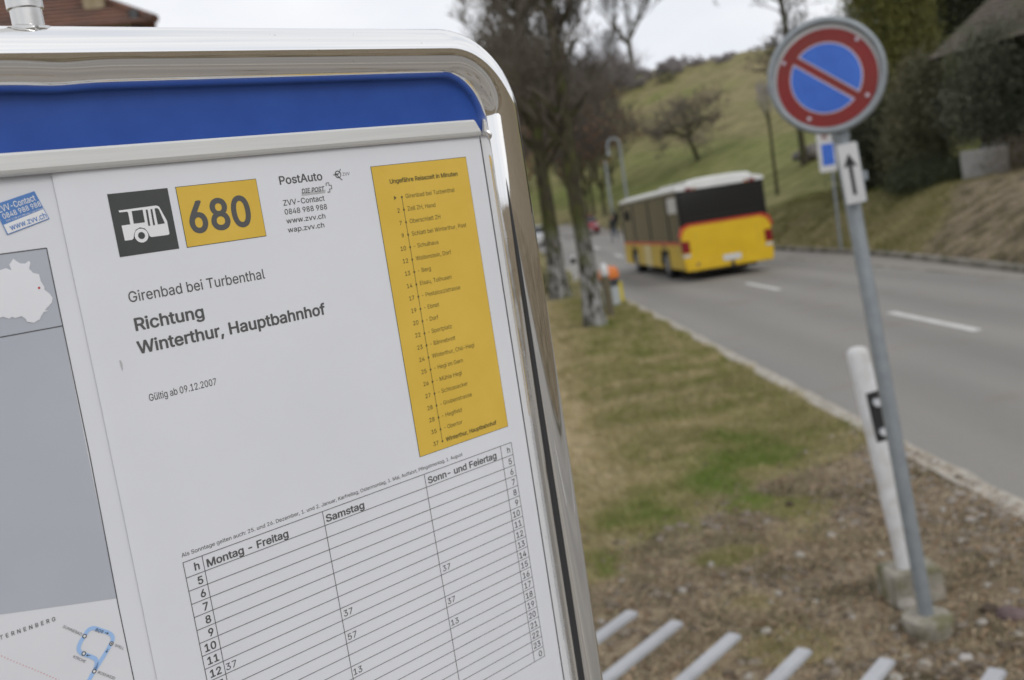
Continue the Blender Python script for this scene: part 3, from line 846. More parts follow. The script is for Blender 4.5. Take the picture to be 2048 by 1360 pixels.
# hourly grid
lettering('Als Sonntage gelten auch: 25. und 26. Dezember, 1. und 2. Januar, Karfreitag, Ostermontag, 1. Mai, Auffahrt, Pfingstmontag, 1. August', -184.4, -48.25, 1.55, M['ink_soft'], ts, width=143.0, bold=.010, z=Z1)
gx = [-184.4, -176.5, -121.05, -65.4, -17.15, -9.75]
t0, t1, tp = -50.35, -56.65, 5.39
gridl = MB()
yb = t1 - tp * 20
for x in gx: gridl.box((x - .13) * .001, (x + .13) * .001, yb * .001, t0 * .001, (Z1) * .001, (Z1 + .05) * .001)
for k in range(22):
    y = t0 if k == 0 else t1 - tp * (k - 1)
    gridl.box(gx[0] * .001, gx[-1] * .001, (y - .12) * .001, (y + .12) * .001, (Z1 + .06) * .001, (Z1 + .11) * .001)
gridl.build('grid_lines', M['ink_soft'], ts)
lettering('h', -178.25, -55.1, 3.05, M['ink_soft'], ts, bold=.042, align='r', z=Z1)
lettering('Montag - Freitag', -175.2, -55.55, 3.05, M['ink_soft'], ts, width=36.6, bold=.042, z=Z1)
lettering('Samstag', -120.0, -55.5, 3.05, M['ink_soft'], ts, width=19.9, bold=.042, z=Z1)
lettering('Sonn- und Feiertag', -63.9, -55.45, 3.05, M['ink_soft'], ts, width=43.3, bold=.040, z=Z1)
lettering('h', -11.3, -55.1, 2.9, M['ink_soft'], ts, bold=.022, align='r', z=Z1)
for i, hnum in enumerate([str(q) for q in range(5, 24)] + ['0']):
    yb_ = t1 - tp * i - 4.35
    lettering(hnum, -177.9, yb_, 3.0, M['ink_soft'], ts, bold=.042, align='r', z=Z1)
    lettering(hnum, -11.3, yb_, 2.95, M['ink_soft'], ts, bold=.022, align='r', z=Z1)
for x, row, tx in ((-175.9, 7, '37'), (-119.8, 7, '37'), (-119.9, 9, '57'), (-120.3, 12, '13'), (-63.9, 7, '37'), (-64.3, 10, '37'), (-64.4, 12, '13')):
    lettering(tx, x, t1 - tp * row - 4.3, 2.75, M['ink_soft'], ts, width=4.6, bold=.012, z=Z1)
# a smear of dirt near the left fold
flat('stain', [(-192.6, 31.5), (-191.9, 31.2), (-191.7, 29.6), (-191.9, 28.0), (-192.3, 27.2), (-192.5, 28.9)], zt + .12, M['ink_grey'], ts)

# ------------------------------------------------------------------ no-parking sign on its leaning post
M['concrete'] = noise_mat('concrete', (.24, .22, .18), (.42, .385, .325), scale=16, rough=.9, c3=(.16, .15, .08), scale3=7, bump=.5)
M['sign_red'] = noise_mat('sign_red', (.21, .010, .011), (.275, .016, .016), scale=6, rough=.35, c3=(.20, .022, .014), scale3=2.5)
M['sign_blue'] = noise_mat('sign_blue', (.035, .13, .55), (.055, .175, .66), scale=6, rough=.35)
M['sign_white'] = flat_mat('sign_white', (.62, .62, .62), .4)
M['sign_pale'] = flat_mat('sign_border', (.62, .55, .62), .4)
M['sign_black'] = flat_mat('sign_black', (.02, .02, .022), .4)
base = Vector((1.883, 4.85, 0.005)); top = Vector((1.762, 5.02, 2.60))
axv = (top - base).normalized()
sg = empty('no_parking_sign', base)
tag(sg, 'round red and blue no parking sign with arrow plate on a leaning grey post', 'road sign')
def rel(p): return Vector(p) - base
mb = MB(); mb.tube([rel(base - axv * .05), rel(base + axv * 1.2), rel(top)], .038, 24); mb.build('post', M['galv'], sg, smooth=40)
# sign disc, facing the camera
face_n = Vector((-.24, -.96, -.02)).normalized()
dc = Vector((1.708, 4.95, 2.800))
xr = Vector((0, 0, 1)).cross(face_n).normalized() * -1
xr = (axv.cross(face_n)).normalized(); 
if xr.x < 0: xr = -xr
yr = face_n.cross(xr).normalized()
if yr.z < 0: yr = -yr
DM = Matrix(((xr.x, yr.x, face_n.x, dc.x - base.x), (xr.y, yr.y, face_n.y, dc.y - base.y), (xr.z, yr.z, face_n.z, dc.z - base.z), (0, 0, 0, 1))) @ Matrix.Scale(.925, 4)
def sdisc(name, prof, mat, parent, n=72):
    """lathe about the sign's normal: prof = [(r, z)]"""
    vs = []; fs = []
    for r_, z_ in prof:
        for k in range(n): vs.append(DM @ Vector((r_ * math.cos(2 * math.pi * k / n), r_ * math.sin(2 * math.pi * k / n), z_)))
    for j in range(len(prof) - 1):
        for k in range(n): fs.append((j * n + k, j * n + (k + 1) % n, (j + 1) * n + (k + 1) % n, (j + 1) * n + k))
    fs.append(tuple(range(n))); fs.append(tuple((len(prof) - 1) * n + k for k in range(n)))
    return MB().add(vs, fs).build(name, mat, parent, smooth=40)
plate = sdisc('sign_plate', [(.255, -.012), (.292, -.012), (.292, -.004), (.262, 0)], M['galv'], sg)
# rim: a rolled channel round the plate
vs = []; fs = []; n = 96; q = 12
for k in range(n):
    a = 2 * math.pi * k / n
    for j in range(q):
        b_ = 2 * math.pi * j / q
        r_ = .283 + .0195 * math.cos(b_); vs.append(DM @ Vector((r_ * math.cos(a), r_ * math.sin(a), .004 + .020 * math.sin(b_))))
for k in range(n):
    for j in range(q): fs.append((k * q + j, ((k + 1) % n) * q + j, ((k + 1) % n) * q + (j + 1) % q, k * q + (j + 1) % q))
MB().add(vs, fs).build('rim', M['galv'], sg, smooth=60)
def sflat(name, poly, z, mat, parent):
    from mathutils.geometry import tessellate_polygon
    t = tessellate_polygon([[Vector((a, b_, 0)) for a, b_ in poly]])
    me = bpy.data.meshes.new(name); me.from_pydata([DM @ Vector((a, b_, z)) for a, b_ in poly], [], [tuple(x) for x in t]); me.update()
    return link(name, me, mat, parent)
sflat('white_edge', [( .272 * math.cos(2 * math.pi * i / 72), .272 * math.sin(2 * math.pi * i / 72)) for i in range(72)], .0008, M['sign_white'], plate)
sflat('red_field', [( .256 * math.cos(2 * math.pi * i / 72), .256 * math.sin(2 * math.pi * i / 72) - .013) for i in range(72)], .0020, M['sign_red'], plate)
# two blue half moons either side of the diagonal bar (bar runs from upper left to lower right)
def halfmoon(sgn, rad, gap):
    ang0 = math.asin(gap / rad); pts = []
    for i in range(25):
        a = ang0 + (math.pi - 2 * ang0) * i / 24
        pts.append((rad * math.cos(a), rad * math.sin(a)))
    th_ = R(-42) + (0 if sgn > 0 else math.pi)
    c, s = math.cos(th_), math.sin(th_)
    return [(a * c - b_ * s - .004, a * s + b_ * c - .010) for a, b_ in pts]
for sgn in (1, -1):
    sflat('half_border', halfmoon(sgn, .184, .019), .0032, M['sign_pale'], plate)
    sflat('blue_half', halfmoon(sgn, .177, .026), .0044, M['sign_blue'], plate)
for a in (40, 150, 238, 322):
    mb = MB(); c = (.232 * math.cos(R(a)), .232 * math.sin(R(a)))
    mb.tube([DM @ Vector((c[0], c[1], .002)), DM @ Vector((c[0], c[1], .007))], .0095, 12); mb.build('rivet', M['sign_pale'], plate, smooth=40)
# clamps holding disc and arrow plate
for hgt in (2.62, 2.50):
    mb = MB(); p = base + axv * (hgt / axv.z)
    mb.tube([rel(p - axv * .018), rel(p + axv * .018)], .044, 20); mb.build('clamp', M['galv'], sg, smooth=40)
# bracket behind the disc
mb = MB(); mb.tube([rel(base + axv * 2.5), rel(base + axv * 2.98)], .036, 16)
mb.build('post_head', M['galv'], sg, smooth=40)
# arrow plate
ac = Vector((1.762, 4.905, 2.318)); an = Vector((-.30, -.95, 0)).normalized()
ay_ = (axv - an * axv.dot(an)).normalized(); axx = ay_.cross(an).normalized()
AM = Matrix(((axx.x, ay_.x, an.x, ac.x - base.x), (axx.y, ay_.y, an.y, ac.y - base.y), (axx.z, ay_.z, an.z, ac.z - base.z), (0, 0, 0, 1)))
def rrect(w, h, r, k=5):
    p = []
    for cx, cy, a0 in ((w - r, h - r, 0), (-w + r, h - r, 90), (-w + r, -h + r, 180), (w - r, -h + r, 270)):
        for i in range(k + 1): a = R(a0 + 90 * i / k); p.append((cx + r * math.cos(a), cy + r * math.sin(a)))
    return p
mb = MB(); mb.prism(rrect(.050, .150, .012), -.030, -.001, axis='z', m=AM); ap = mb.build('arrow_plate', M['galv'], sg)
mb = MB(); mb.prism(rrect(.046, .146, .010), -.0005, .002, axis='z', m=AM); mb.build('plate_face', M['sign_white'], ap)
arrow = [(-.009, -.105), (.009, -.105), (.009, .038), (.032, .030), (0, .098), (-.032, .030), (-.009, .038)]
mb = MB(); mb.prism(arrow, .0024, .0034, axis='z', m=AM); mb.build('arrow_symbol', M['sign_black'], ap)
mb = MB(); mb.box(.048, .072, -.045, .0, -.030, -.006, m=AM); mb.build('clamp_bolt', M['galv'], ap)
# concrete foot
mb = MB()
n = 28; rings = []
for r_, z_ in ((.098, -.20), (.104, -.10), (.118, -.03), (.126, .012), (.120, .034), (.102, .042), (.04, .044)):
    rings.append([(r_ * (1 + .05 * mnoise.noise(Vector((math.cos(2 * math.pi * k / n), math.sin(2 * math.pi * k / n), z_ * 6)))) * math.cos(2 * math.pi * k / n), r_ * (1 + .05 * mnoise.noise(Vector((math.cos(2 * math.pi * k / n), math.sin(2 * math.pi * k / n), z_ * 6)))) * math.sin(2 * math.pi * k / n), z_ - .0) for k in range(n)])
vs = [p for r_ in rings for p in r_]; fs = [(j * n + k, j * n + (k + 1) % n, (j + 1) * n + (k + 1) % n, (j + 1) * n + k) for j in range(len(rings) - 1) for k in range(n)]
fs.append(tuple(range(n))); fs.append(tuple((len(rings) - 1) * n + k for k in range(n)))
mb.add(vs, fs); mb.build('footing', M['concrete'], sg, smooth=50)

# ------------------------------------------------------------------ delineator post beside it
M['plastic_white'] = noise_mat('white_plastic', (.66, .66, .67), (.74, .74, .75), scale=5, rough=.45, c3=(.60, .59, .57), scale3=9)
M['reflector'] = flat_mat('reflector', (.6, .62, .64), .15)
db = Vector((1.955, 5.25, .105)); dt = Vector((1.828, 5.32, 1.385))
dv = (dt - db).normalized()
dl = empty('delineator_post', db); tag(dl, 'white plastic roadside delineator with black band, leaning behind the sign post', 'delineator')
dn = Vector((-.30, -.95, 0)).normalized(); dn = (dn - dv * dn.dot(dv)).normalized(); dx = dv.cross(dn).normalized()
if dx.x < 0: dx = -dx
XM = Matrix(((dx.x, dn.x, dv.x, 0), (dx.y, dn.y, dv.y, 0), (dx.z, dn.z, dv.z, 0), (0, 0, 0, 1)))
Ld = (dt - db).length
sec = []
# rounded triangular section, flat side to traffic
for i in range(20):
    a = 2 * math.pi * i / 20
    r_ = .058 + .006 * math.cos(3 * a)
    sec.append((r_ * math.cos(a), .72 * r_ * math.sin(a)))
levels = [(-.1, .93), (0, .93), (Ld * .5, .97), (Ld - .05, 1.0), (Ld - .025, .93), (Ld - .008, .72), (Ld, .35)]
vs = []; fs = []; k = 20
for z_, s_ in levels:
    for a, b_ in sec: vs.append(XM @ Vector((a * s_, b_ * s_, z_)))
for j in range(len(levels) - 1):
    for i in range(k): fs.append((j * k + i, j * k + (i + 1) % k, (j + 1) * k + (i + 1) % k, (j + 1) * k + i))
fs.append(tuple(range(k))); fs.append(tuple((len(levels) - 1) * k + i for i in range(k)))
MB().add(vs, fs).build('post_body', M['plastic_white'], dl, smooth=50)
mb = MB()
vs = []; fs = []
idx = [i for i in range(20) if math.cos(2 * math.pi * i / 20 - R(30)) > .45]
idx = sorted(idx, key=lambda i: ((i + 8) % 20))
for z_ in (.76, 1.035):
    for i in idx:
        a, b_ = sec[i]; vs.append(XM @ Vector((a * 1.04 * .99, b_ * 1.06 * .99, z_)))
q = len(idx)
fs = [(i, i + 1, q + i + 1, q + i) for i in range(q - 1)]
MB().add(vs, fs).build('black_band', M['sign_black'], dl, fix=False)
for z_ in (.81, .975):
    mb = MB(); mb.tube([XM @ Vector((.040, .030, z_)), XM @ Vector((.050, .046, z_))], .022, 16); mb.build('reflector', M['reflector'], dl, smooth=40)
mb = MB(); mb.box(-.13, .16, -.11, .13, -.30, .035)
mb.build('concrete_base', M['concrete'], dl, bevel=.012)

# ------------------------------------------------------------------ slatted rack in front of the camera
M['slat'] = noise_mat('pale_coated_metal', (.40, .405, .42), (.47, .475, .49), scale=6, rough=.45, metallic=.1)
rk = empty('slatted_rack', (0, 3.0, ground_z(0, 3.0)))
tag(rk, 'low rack of parallel pale grey metal bars on the gravel', 'rack')
ends_ = [(0.331, 4.058), (0.493, 3.892), (.684, 3.699), (.894, 3.489), (1.136, 3.322), (1.437, 3.142)]
dirv = Vector((.66, .751, 0))
SZ = .650
def rloc(p): return Vector(p) - Vector((0, 3.0, ground_z(0, 3.0)))
for (ex, ey) in ends_:
    e1 = Vector((ex, ey, SZ)); e0 = e1 - dirv * 1.35
    mb = MB(); side = Vector((dirv.y, -dirv.x, 0))
    Tm = Matrix(((dirv.x, side.x, 0, 0), (dirv.y, side.y, 0, 0), (0, 0, 1, SZ), (0, 0, 0, 1)))
    Tm.translation = rloc((ex, ey, SZ)); 
    mb.box(-1.35, 0, -.030, .030, -.022, .0, m=Tm); mb.build('slat', M['slat'], rk, bevel=.006)
for t in (.55, 1.20):
    a = Vector((ends_[0][0], ends_[0][1], SZ - .045)) - dirv * t; b_ = Vector((ends_[-1][0], ends_[-1][1], SZ - .045)) - dirv * (t + .12)
    mb = MB(); mb.tube([rloc(a), rloc(b_)], .022, 10); mb.build('rail', M['slat'], rk, smooth=40)
    for p in (a, b_):
        pg = p.lerp(a + (b_ - a) * .5, .12)
        mb = MB(); mb.tube([rloc(pg), rloc((pg.x, pg.y, ground_z(pg.x, pg.y) - .05))], .02, 10); mb.build('leg', M['slat'], rk, smooth=40)

# ------------------------------------------------------------------ litter bin, posts by the road
M['orange'] = flat_mat('orange_plastic', (.72, .20, .035), .5)
M['bin_grey'] = flat_mat('bin_grey', (.42, .45, .46), .5)
M['bin_dark'] = flat_mat('bin_dark', (.055, .06, .075), .5)
M['bag_yellow'] = flat_mat('yellow_plastic', (.62, .50, .03), .5)
M['wood_post'] = noise_mat('weathered_wood', (.10, .085, .05), (.19, .165, .11), scale=14, rough=.9, stretch=(4, 4, .6), bump=.4)
bb = Vector((2.64, 25.0, road_z(25) - .02))
bn = empty('litter_bin', bb); tag(bn, 'grey litter bin with orange top beside the tree at the road edge', 'litter bin')
def lathe(name, prof, mat, parent, n=20, c=(0, 0), smooth=40):
    vs = []; fs = []
    for r_, z_ in prof:
        for k in range(n): vs.append((c[0] + r_ * math.cos(2 * math.pi * k / n), c[1] + r_ * math.sin(2 * math.pi * k / n), z_))
    for j in range(len(prof) - 1):
        for k in range(n): fs.append((j * n + k, j * n + (k + 1) % n, (j + 1) * n + (k + 1) % n, (j + 1) * n + k))
    fs.append(tuple(range(n))); fs.append(tuple((len(prof) - 1) * n + k for k in range(n)))
    return MB().add(vs, fs).build(name, mat, parent, smooth=smooth)
lathe('bin_body', [(.20, .04), (.22, .06), (.22, .52)], M['bin_grey'], bn)
lathe('collar', [(.19, .52), (.22, .58), (.245, .72)], M['bin_dark'], bn)
lathe('lid', [(.25, .72), (.262, .76), (.25, .90), (.21, .985), (.10, 1.02)], M['orange'], bn)
mb = MB(); mb.box(.20, .30, -.07, .07, .10, .60); mb.build('bag_dispenser', M['bag_yellow'], bn, bevel=.01)
mb = MB(); mb.tube([(0, .2, -.1), (0, .2, .8)], .03, 8); mb.build('support_post', M['galv'], bn)
pb = Vector((2.28, 22.4, road_z(22.4) - .04))
pp = empty('wooden_post', pb); tag(pp, 'brown weathered wooden post with a rounded white cap next to the first tree', 'post')
mb = MB(); mb.tube([(.02, 0, -.1), (0, 0, .97)], .095, 12); mb.build('post', M['wood_post'], pp, smooth=40)
lathe('cap', [(.07, .96), (.09, 1.0), (.09, 1.14), (.06, 1.22), (.02, 1.25)], M['plastic_white'], pp)
# far delineator
fd = empty('delineator_post', (2.80, 38.6, road_z(38.6))); tag(fd, 'small distant white roadside delineator with dark top band between the two trunks', 'delineator')
lathe('post_body', [(.09, -.1), (.09, .66), (.085, .9), (.04, .98)], M['plastic_white'], fd, n=12)
lathe('black_band', [(.092, .64), (.092, .86)], M['sign_black'], fd, n=12)

# ------------------------------------------------------------------ parking sign across the road
s2 = empty('parking_sign', (10.55, 31.0, road_z(31) + .05)); tag(s2, 'white rectangular sign with blue field on a thin grey post across the road', 'road sign')
zb = -(road_z(31) + .05)
mb = MB(); mb.tube([(0, 0, -.15), (0, 0, zb + 3.36)], .045, 12); mb.build('post', M['galv'], s2, smooth=40)
mb = MB(); mb.prism(rrect(.27, .64, .06), -.075, -.055, axis='y', m=Matrix.Translation((-.13, 0, zb + 2.68))); pl = mb.build('sign_plate', M['sign_white'], s2)
mb = MB(); mb.prism(rrect(.185, .33, .02), -.080, -.077, axis='y', m=Matrix.Translation((-.10, 0, zb + 2.56))); mb.build('blue_field', M['sign_blue'], pl)
M['dull_brown'] = flat_mat('faded_print', (.22, .10, .09), .6)
mb = MB(); mb.box(-.24, -.17, -.080, -.077, zb + 3.02, zb + 3.20); mb.box(-.15, -.05, -.080, -.077, zb + 3.02, zb + 3.06); mb.box(-.15, -.05, -.080, -.077, zb + 3.10, zb + 3.20); mb.build('faded_marks', M['dull_brown'], pl)

# ------------------------------------------------------------------ street lamp and thin post
def lamp():
    o = empty('street_lamp', (10.75, 80, ground_z(10.75, 80))); tag(o, 'tall grey street lamp with a crook-shaped top on the meadow behind the bus', 'street lamp')
    zt_ = 6.35 - ground_z(10.75, 80)
    pts = [(0, 0, -.2), (0, 0, zt_ * .5), (0, 0, zt_ - .2)]
    for i in range(1, 11): a = R(180) * i / 10; pts.append((-.48 + .48 * math.cos(a), 0, zt_ - .2 + .48 * math.sin(a)))
    pts.append((-.96, 0, zt_ - .75))
    mb = MB(); mb.tube(pts, [.10, .10] + [.085] * (len(pts) - 2), 10, ref=(0, 1, 0)); mb.build('pole', M['galv'], o, smooth=40)
    mb = MB(); mb.tube([(-.96, 0, zt_ - .65), (-.97, 0, zt_ - .98)], [.13, .16], 10); mb.build('lamp_head', M['galv'], o, smooth=40)
lamp()
o = empty('thin_post', (10.15, 86, ground_z(10.15, 86))); tag(o, 'thin dull post standing left of the crooked street lamp', 'post')
o.location = (10.15, 86, ground_z(10.15, 86))
mb = MB(); mb.tube([(0, 0, -.2), (0, 0, 5.2 - ground_z(10.15, 86))], [.12, .09], 8); mb.build('pole', M['galv'], o)

# ------------------------------------------------------------------ bus
M['bus_yellow'] = noise_mat('bus_yellow', (.66, .42, .006), (.74, .48, .010), scale=1.6, rough=.32, coat=.3)
M['bus_yellow_side'] = noise_mat('bus_yellow_dusty', (.52, .36, .06), (.66, .45, .03), scale=1.1, rough=.45)
M['bus_pale'] = noise_mat('pale_yellow_panel', (.62, .50, .20), (.70, .60, .34), scale=1.2, rough=.4)
M['bus_white'] = noise_mat('bus_white', (.72, .72, .70), (.80, .80, .78), scale=1.3, rough=.4)
M['bus_red'] = flat_mat('bus_red', (.55, .05, .02), .35)
M['bus_black'] = flat_mat('bus_black', (.018, .018, .018), .35)
M['tail_red'] = flat_mat('tail_red', (.22, .008, .012), .2)
M['tail_white'] = flat_mat('lamp_clear', (.55, .55, .56), .2)
M['tail_orange'] = flat_mat('lamp_amber', (.40, .13, .02), .2)
M['tyre'] = flat_mat('tyre', (.02, .02, .02), .85)
M['wheel_rim'] = flat_mat('wheel_rim', (.25, .25, .25), .5)
m_, n_n, l_, b_s = new_mat('bus_glass')
b_s.inputs['Base Color'].default_value = (.030, .034, .036, 1); b_s.inputs['Roughness'].default_value = .04
b_s.inputs['Transmission Weight'].default_value = .30; b_s.inputs['IOR'].default_value = 1.3; b_s.inputs['Specular IOR Level'].default_value = .25
M['bus_glass'] = m_
m_, n_n, l_, b_s = new_mat('dark_glass')
b_s.inputs['Base Color'].default_value = (.014, .015, .015, 1); b_s.inputs['Roughness'].default_value = .1
M['dark_glass'] = m_
BL, BW, BH = 10.6, 2.56, 2.96
bz = road_z(31.5)
bus = empty('bus', (5.27, 28.75, road_z(28.75)), (R(-1.35), 0, R(1.75)))
tag(bus, 'yellow post bus with white roof and black rear window driving away', 'bus')
# local: x 0..BW across, y 0..BL forwards, z up
SILL = .34; BELT = 1.12; HEAD = 2.62
def bodyshell(name, prof, y0, y1, mat):
    """prof: list of (x, z) outline; extruded along the bus"""
    mb = MB(); mb.prism(prof, y0, y1, axis='y'); return mb
# lower body with wheel arches cut as gaps between panels
WH = [2.75, 8.35]; WR = .48
segs = [(0.0, WH[0] - .62), (WH[0] + .62, WH[1] - .62), (WH[1] + .62, BL)]
low = MB()
for a, b_ in segs: low.box(0, BW, a + (.03 if a == 0 else 0), b_, SILL, BELT - .22)
low.box(0, BW, .03, BL, BELT - .22, BELT - .02)
for w_ in WH: low.box(.36, BW - .36, w_ - .62, w_ + .62, SILL + .05, BELT - .22)
lb = low.build('lower_body', M['bus_yellow_side'], bus, bevel=.02)
# arches
for w_ in WH:
    for sx in (0, BW):
        pts = [(w_ - .62, SILL + .3)] + [(w_ + .62 * math.cos(R(180 - 15 * i)), .50 + .60 * math.sin(R(15 * i))) for i in range(13)] 
        mb = MB(); pr = [(w_ + .66 * math.cos(R(180 - 15 * i)), .46 + .62 * math.sin(R(15 * i))) for i in range(13)] + [(w_ + .60 * math.cos(R(15 * i)), .46 + .56 * math.sin(R(15 * i))) for i in range(13)]
        x0, x1 = (-.012, .06) if sx == 0 else (BW - .06, BW + .012)
        mb.prism(pr, x0, x1, axis='x'); mb.build('wheel_arch', M['bus_black'], bus)
# rear panel, rounded shoulders under the red line
rear = [(0.0, SILL - .02), (BW, SILL - .02), (BW + .03, .55), (BW + .03, 1.30), (BW - .05, 1.50), (BW - .25, 1.60), (.25, 1.60), (.05, 1.50), (-.03, 1.30), (-.03, .55)]
mb = MB(); mb.prism(rear, -.10, .04, axis='y'); rp = mb.build('rear_panel', M['bus_yellow'], bus, bevel=.02)
rl = rear[3:9]
def offs(p, d):
    return [(x + (d if x > BW - .3 else 0) - (d if x < .3 else 0), z + (d if z > 1.45 else 0)) for x, z in p]
mb = MB(); mb.prism(rl + offs(rl, .065)[::-1], -.108, .03, axis='y'); mb.build('red_stripe', M['bus_red'], bus)
# engine hatch seams and details
for (x0, x1, z0, z1) in ((.38, .395, .62, 1.40), (BW - .395, BW - .38, .62, 1.40), (.38, BW - .38, .60, .612)):
    mb = MB(); mb.box(x0, x1, -.1035, -.09, z0, z1); mb.build('hatch_seam', M['bus_yellow_side'], rp)
mb = MB(); mb.box(.0, BW, -.125, .02, .30, .62); mb.build('rear_bumper', M['bus_yellow'], bus, bevel=.03)
mb = MB(); mb.box(1.10, 1.62, -.140, -.124, .47, .64); mb.build('number_plate', M['sign_white'], bus, bevel=.004)
mb = MB(); mb.box(1.315, 1.405, -.17, -.12, .30, .44); mb.build('tow_hook', M['dark_metal'], bus)
mb = MB(); mb.tube([(.36, -.129, .48), (.36, -.12, .48)], .05, 14); mb.build('fog_lamp', M['dull_brown'], bus)
for sx in (0, 1):
    X = lambda a: a if sx == 0 else BW - a
    xa, xb = sorted((X(-.035), X(.20)))
    mb = MB(); mb.box(xa, xb, -.115, .10, .82, 1.20); mb.build('tail_light', M['tail_red'], bus, bevel=.02)
    mb = MB(); mb.box(xa, xb, -.115, .06, .70, .815); mb.build('reversing_light', M['tail_white'], bus, bevel=.02)
    xa, xb = sorted((X(.26), X(.44)))
    mb = MB(); mb.box(xa, xb, -.06, .10, 2.60, 2.70); mb.build('roof_light', M['tail_red'], bus, bevel=.02)
    xa, xb = sorted((X(.46), X(.58)))
    mb = MB(); mb.box(xa, xb, -.06, .10, 2.60, 2.68); mb.build('indicator', M['tail_orange'], bus, bevel=.02)
# rear window band
mb = MB(); mb.prism([(.03, 1.615), (BW - .03, 1.615), (BW - .05, 2.62), (.05, 2.62)], -.055, .05, axis='y'); rw = mb.build('rear_window', M['dark_glass'], bus, bevel=.02)
mb = MB(); mb.box(.22, BW - .22, -.062, -.056, 1.80, 1.815); mb.build('window_seam', M['bus_black'], rw)
# roof: shallow curve with raised pods
def roofprof(w0, w1, z0, zc, n=12):
    p = [(w0, z0)]
    for i in range(n + 1):
        t = i / n; x = w0 + (w1 - w0) * t; p.append((x, z0 + .10 + (zc - z0 - .10) * (1 - abs(2 * t - 1) ** 3.2)))
    p.append((w1, z0)); return p
mb = MB(); mb.prism(roofprof(.0, BW, 2.62, 2.86), -.04, BL - .1, axis='y'); mb.build('roof', M['bus_white'], bus, bevel=.01)
mb = MB(); mb.prism(roofprof(.35, BW - .3, 2.78, 2.93), .15, 4.2, axis='y'); mb.build('roof_fairing', M['bus_white'], bus, bevel=.03)
# interior floor, far side etc.
mb = MB(); mb.box(.08, BW - .08, .1, BL - .15, .34, .42); mb.build('bus_floor', M['bin_dark'], bus)
# pillars and side windows, both sides
PIL = [.03, 1.75, 4.85, 7.9, BL - .12]
for sx in (0, 1):
    x0, x1 = (.02, .055) if sx == 0 else (BW - .055, BW - .02)
    for i in range(len(PIL) - 1):
        mb = MB(); mb.box(x0, x1, PIL[i] + .06, PIL[i + 1] - .04, BELT + .05, 2.54); mb.build('side_window', M['bus_glass'], bus)
    for y in PIL:
        xa, xb = (.0, .07) if sx == 0 else (BW - .07, BW)
        mb = MB(); mb.box(xa, xb, y - .05 if y > .1 else y, y + .07, BELT - .01, 2.62); mb.build('pillar', M['bus_black'], bus)
    xa, xb = (-.004, .08) if sx == 0 else (BW - .08, BW + .004)
    mb = MB(); mb.box(xa, xb, .05, BL - .1, 2.53, 2.622); mb.build('cant_rail', M['bus_black'], bus)
    mb = MB(); mb.box(xa, xb, .05, BL - .1, BELT - .045, BELT + .05); mb.build('belt_stripe', M['bus_red'], bus)
    # door leaves panel lines / lighter advert at the rear window
mb = MB(); mb.box(-.003, .010, .22, 1.45, 2.02, 2.48); mb.build('window_poster', M['sign_white'], bus)
for y0_ in (5.1,):
    mb = MB(); mb.box(-.010, .006, y0_, y0_ + 1.25, SILL + .02, BELT - .06); mb.build('side_panel', M['bus_pale'], bus)
# seats and a few passengers' silhouettes
M['seat_cloth'] = flat_mat('seat_cloth', (.05, .07, .16), .9); M['grab_yellow'] = flat_mat('grab_pole', (.65, .42, .02), .4)
for i in range(9):
    for sx in (0, 1):
        y = 1.0 + i * .92
        if 4.3 < y < 5.6: continue
        x0 = .18 if sx == 0 else BW - 1.05
        mb = MB(); mb.box(x0, x0 + .86, y, y + .42, .78, .88); mb.box(x0, x0 + .86, y - .08, y, .8, 1.5); mb.build('seat', M['seat_cloth'], bus, bevel=.03)
for y in (1.9, 4.4, 5.7, 7.6):
    mb = MB(); mb.tube([(1.15, y, .4), (1.15, y, 2.6)], .02, 8); mb.build('grab_pole', M['grab_yellow'], bus)
# front
mb = MB(); mb.prism([(.03, BELT - .1), (BW - .03, BELT - .1), (BW - .06, 2.6), (.06, 2.6)], BL - .10, BL - .04, axis='y'); mb.build('windscreen', M['bus_glass'], bus)
mb = MB(); mb.box(.0, BW, BL - .16, BL, SILL, BELT - .1); mb.build('front_panel', M['bus_yellow'], bus, bevel=.04)
mb = MB(); mb.tube([(0, BL - .3, 2.5), (-.16, BL - .1, 2.45), (-.2, BL - .05, 2.3)], .02, 6); mr = mb.build('mirror_arm', M['bus_black'], bus)
mb = MB(); mb.box(-.30, -.10, BL - .12, BL - .02, 1.95, 2.32); mb.build('mirror', M['bus_black'], bus, bevel=.03)
# wheels
for w_ in WH:
    for sx in (0, 1):
        xa = .04 if sx == 0 else BW - .34
        mb = MB(); mb.tube([(xa, w_, WR), (xa + .30, w_, WR)], WR, 28); wh = mb.build('wheel', M['tyre'], bus, smooth=40)
        xo = xa - .01 if sx == 0 else xa + .29
        mb = MB(); mb.tube([(xo, w_, WR), (xo + .02, w_, WR)], .27, 20); mb.build('wheel_hub', M['wheel_rim'], wh, smooth=40)
mb = MB(); mb.box(.4, BW - .4, .3, BL - .4, .20, .36); mb.build('underbody', M['bus_black'], bus)

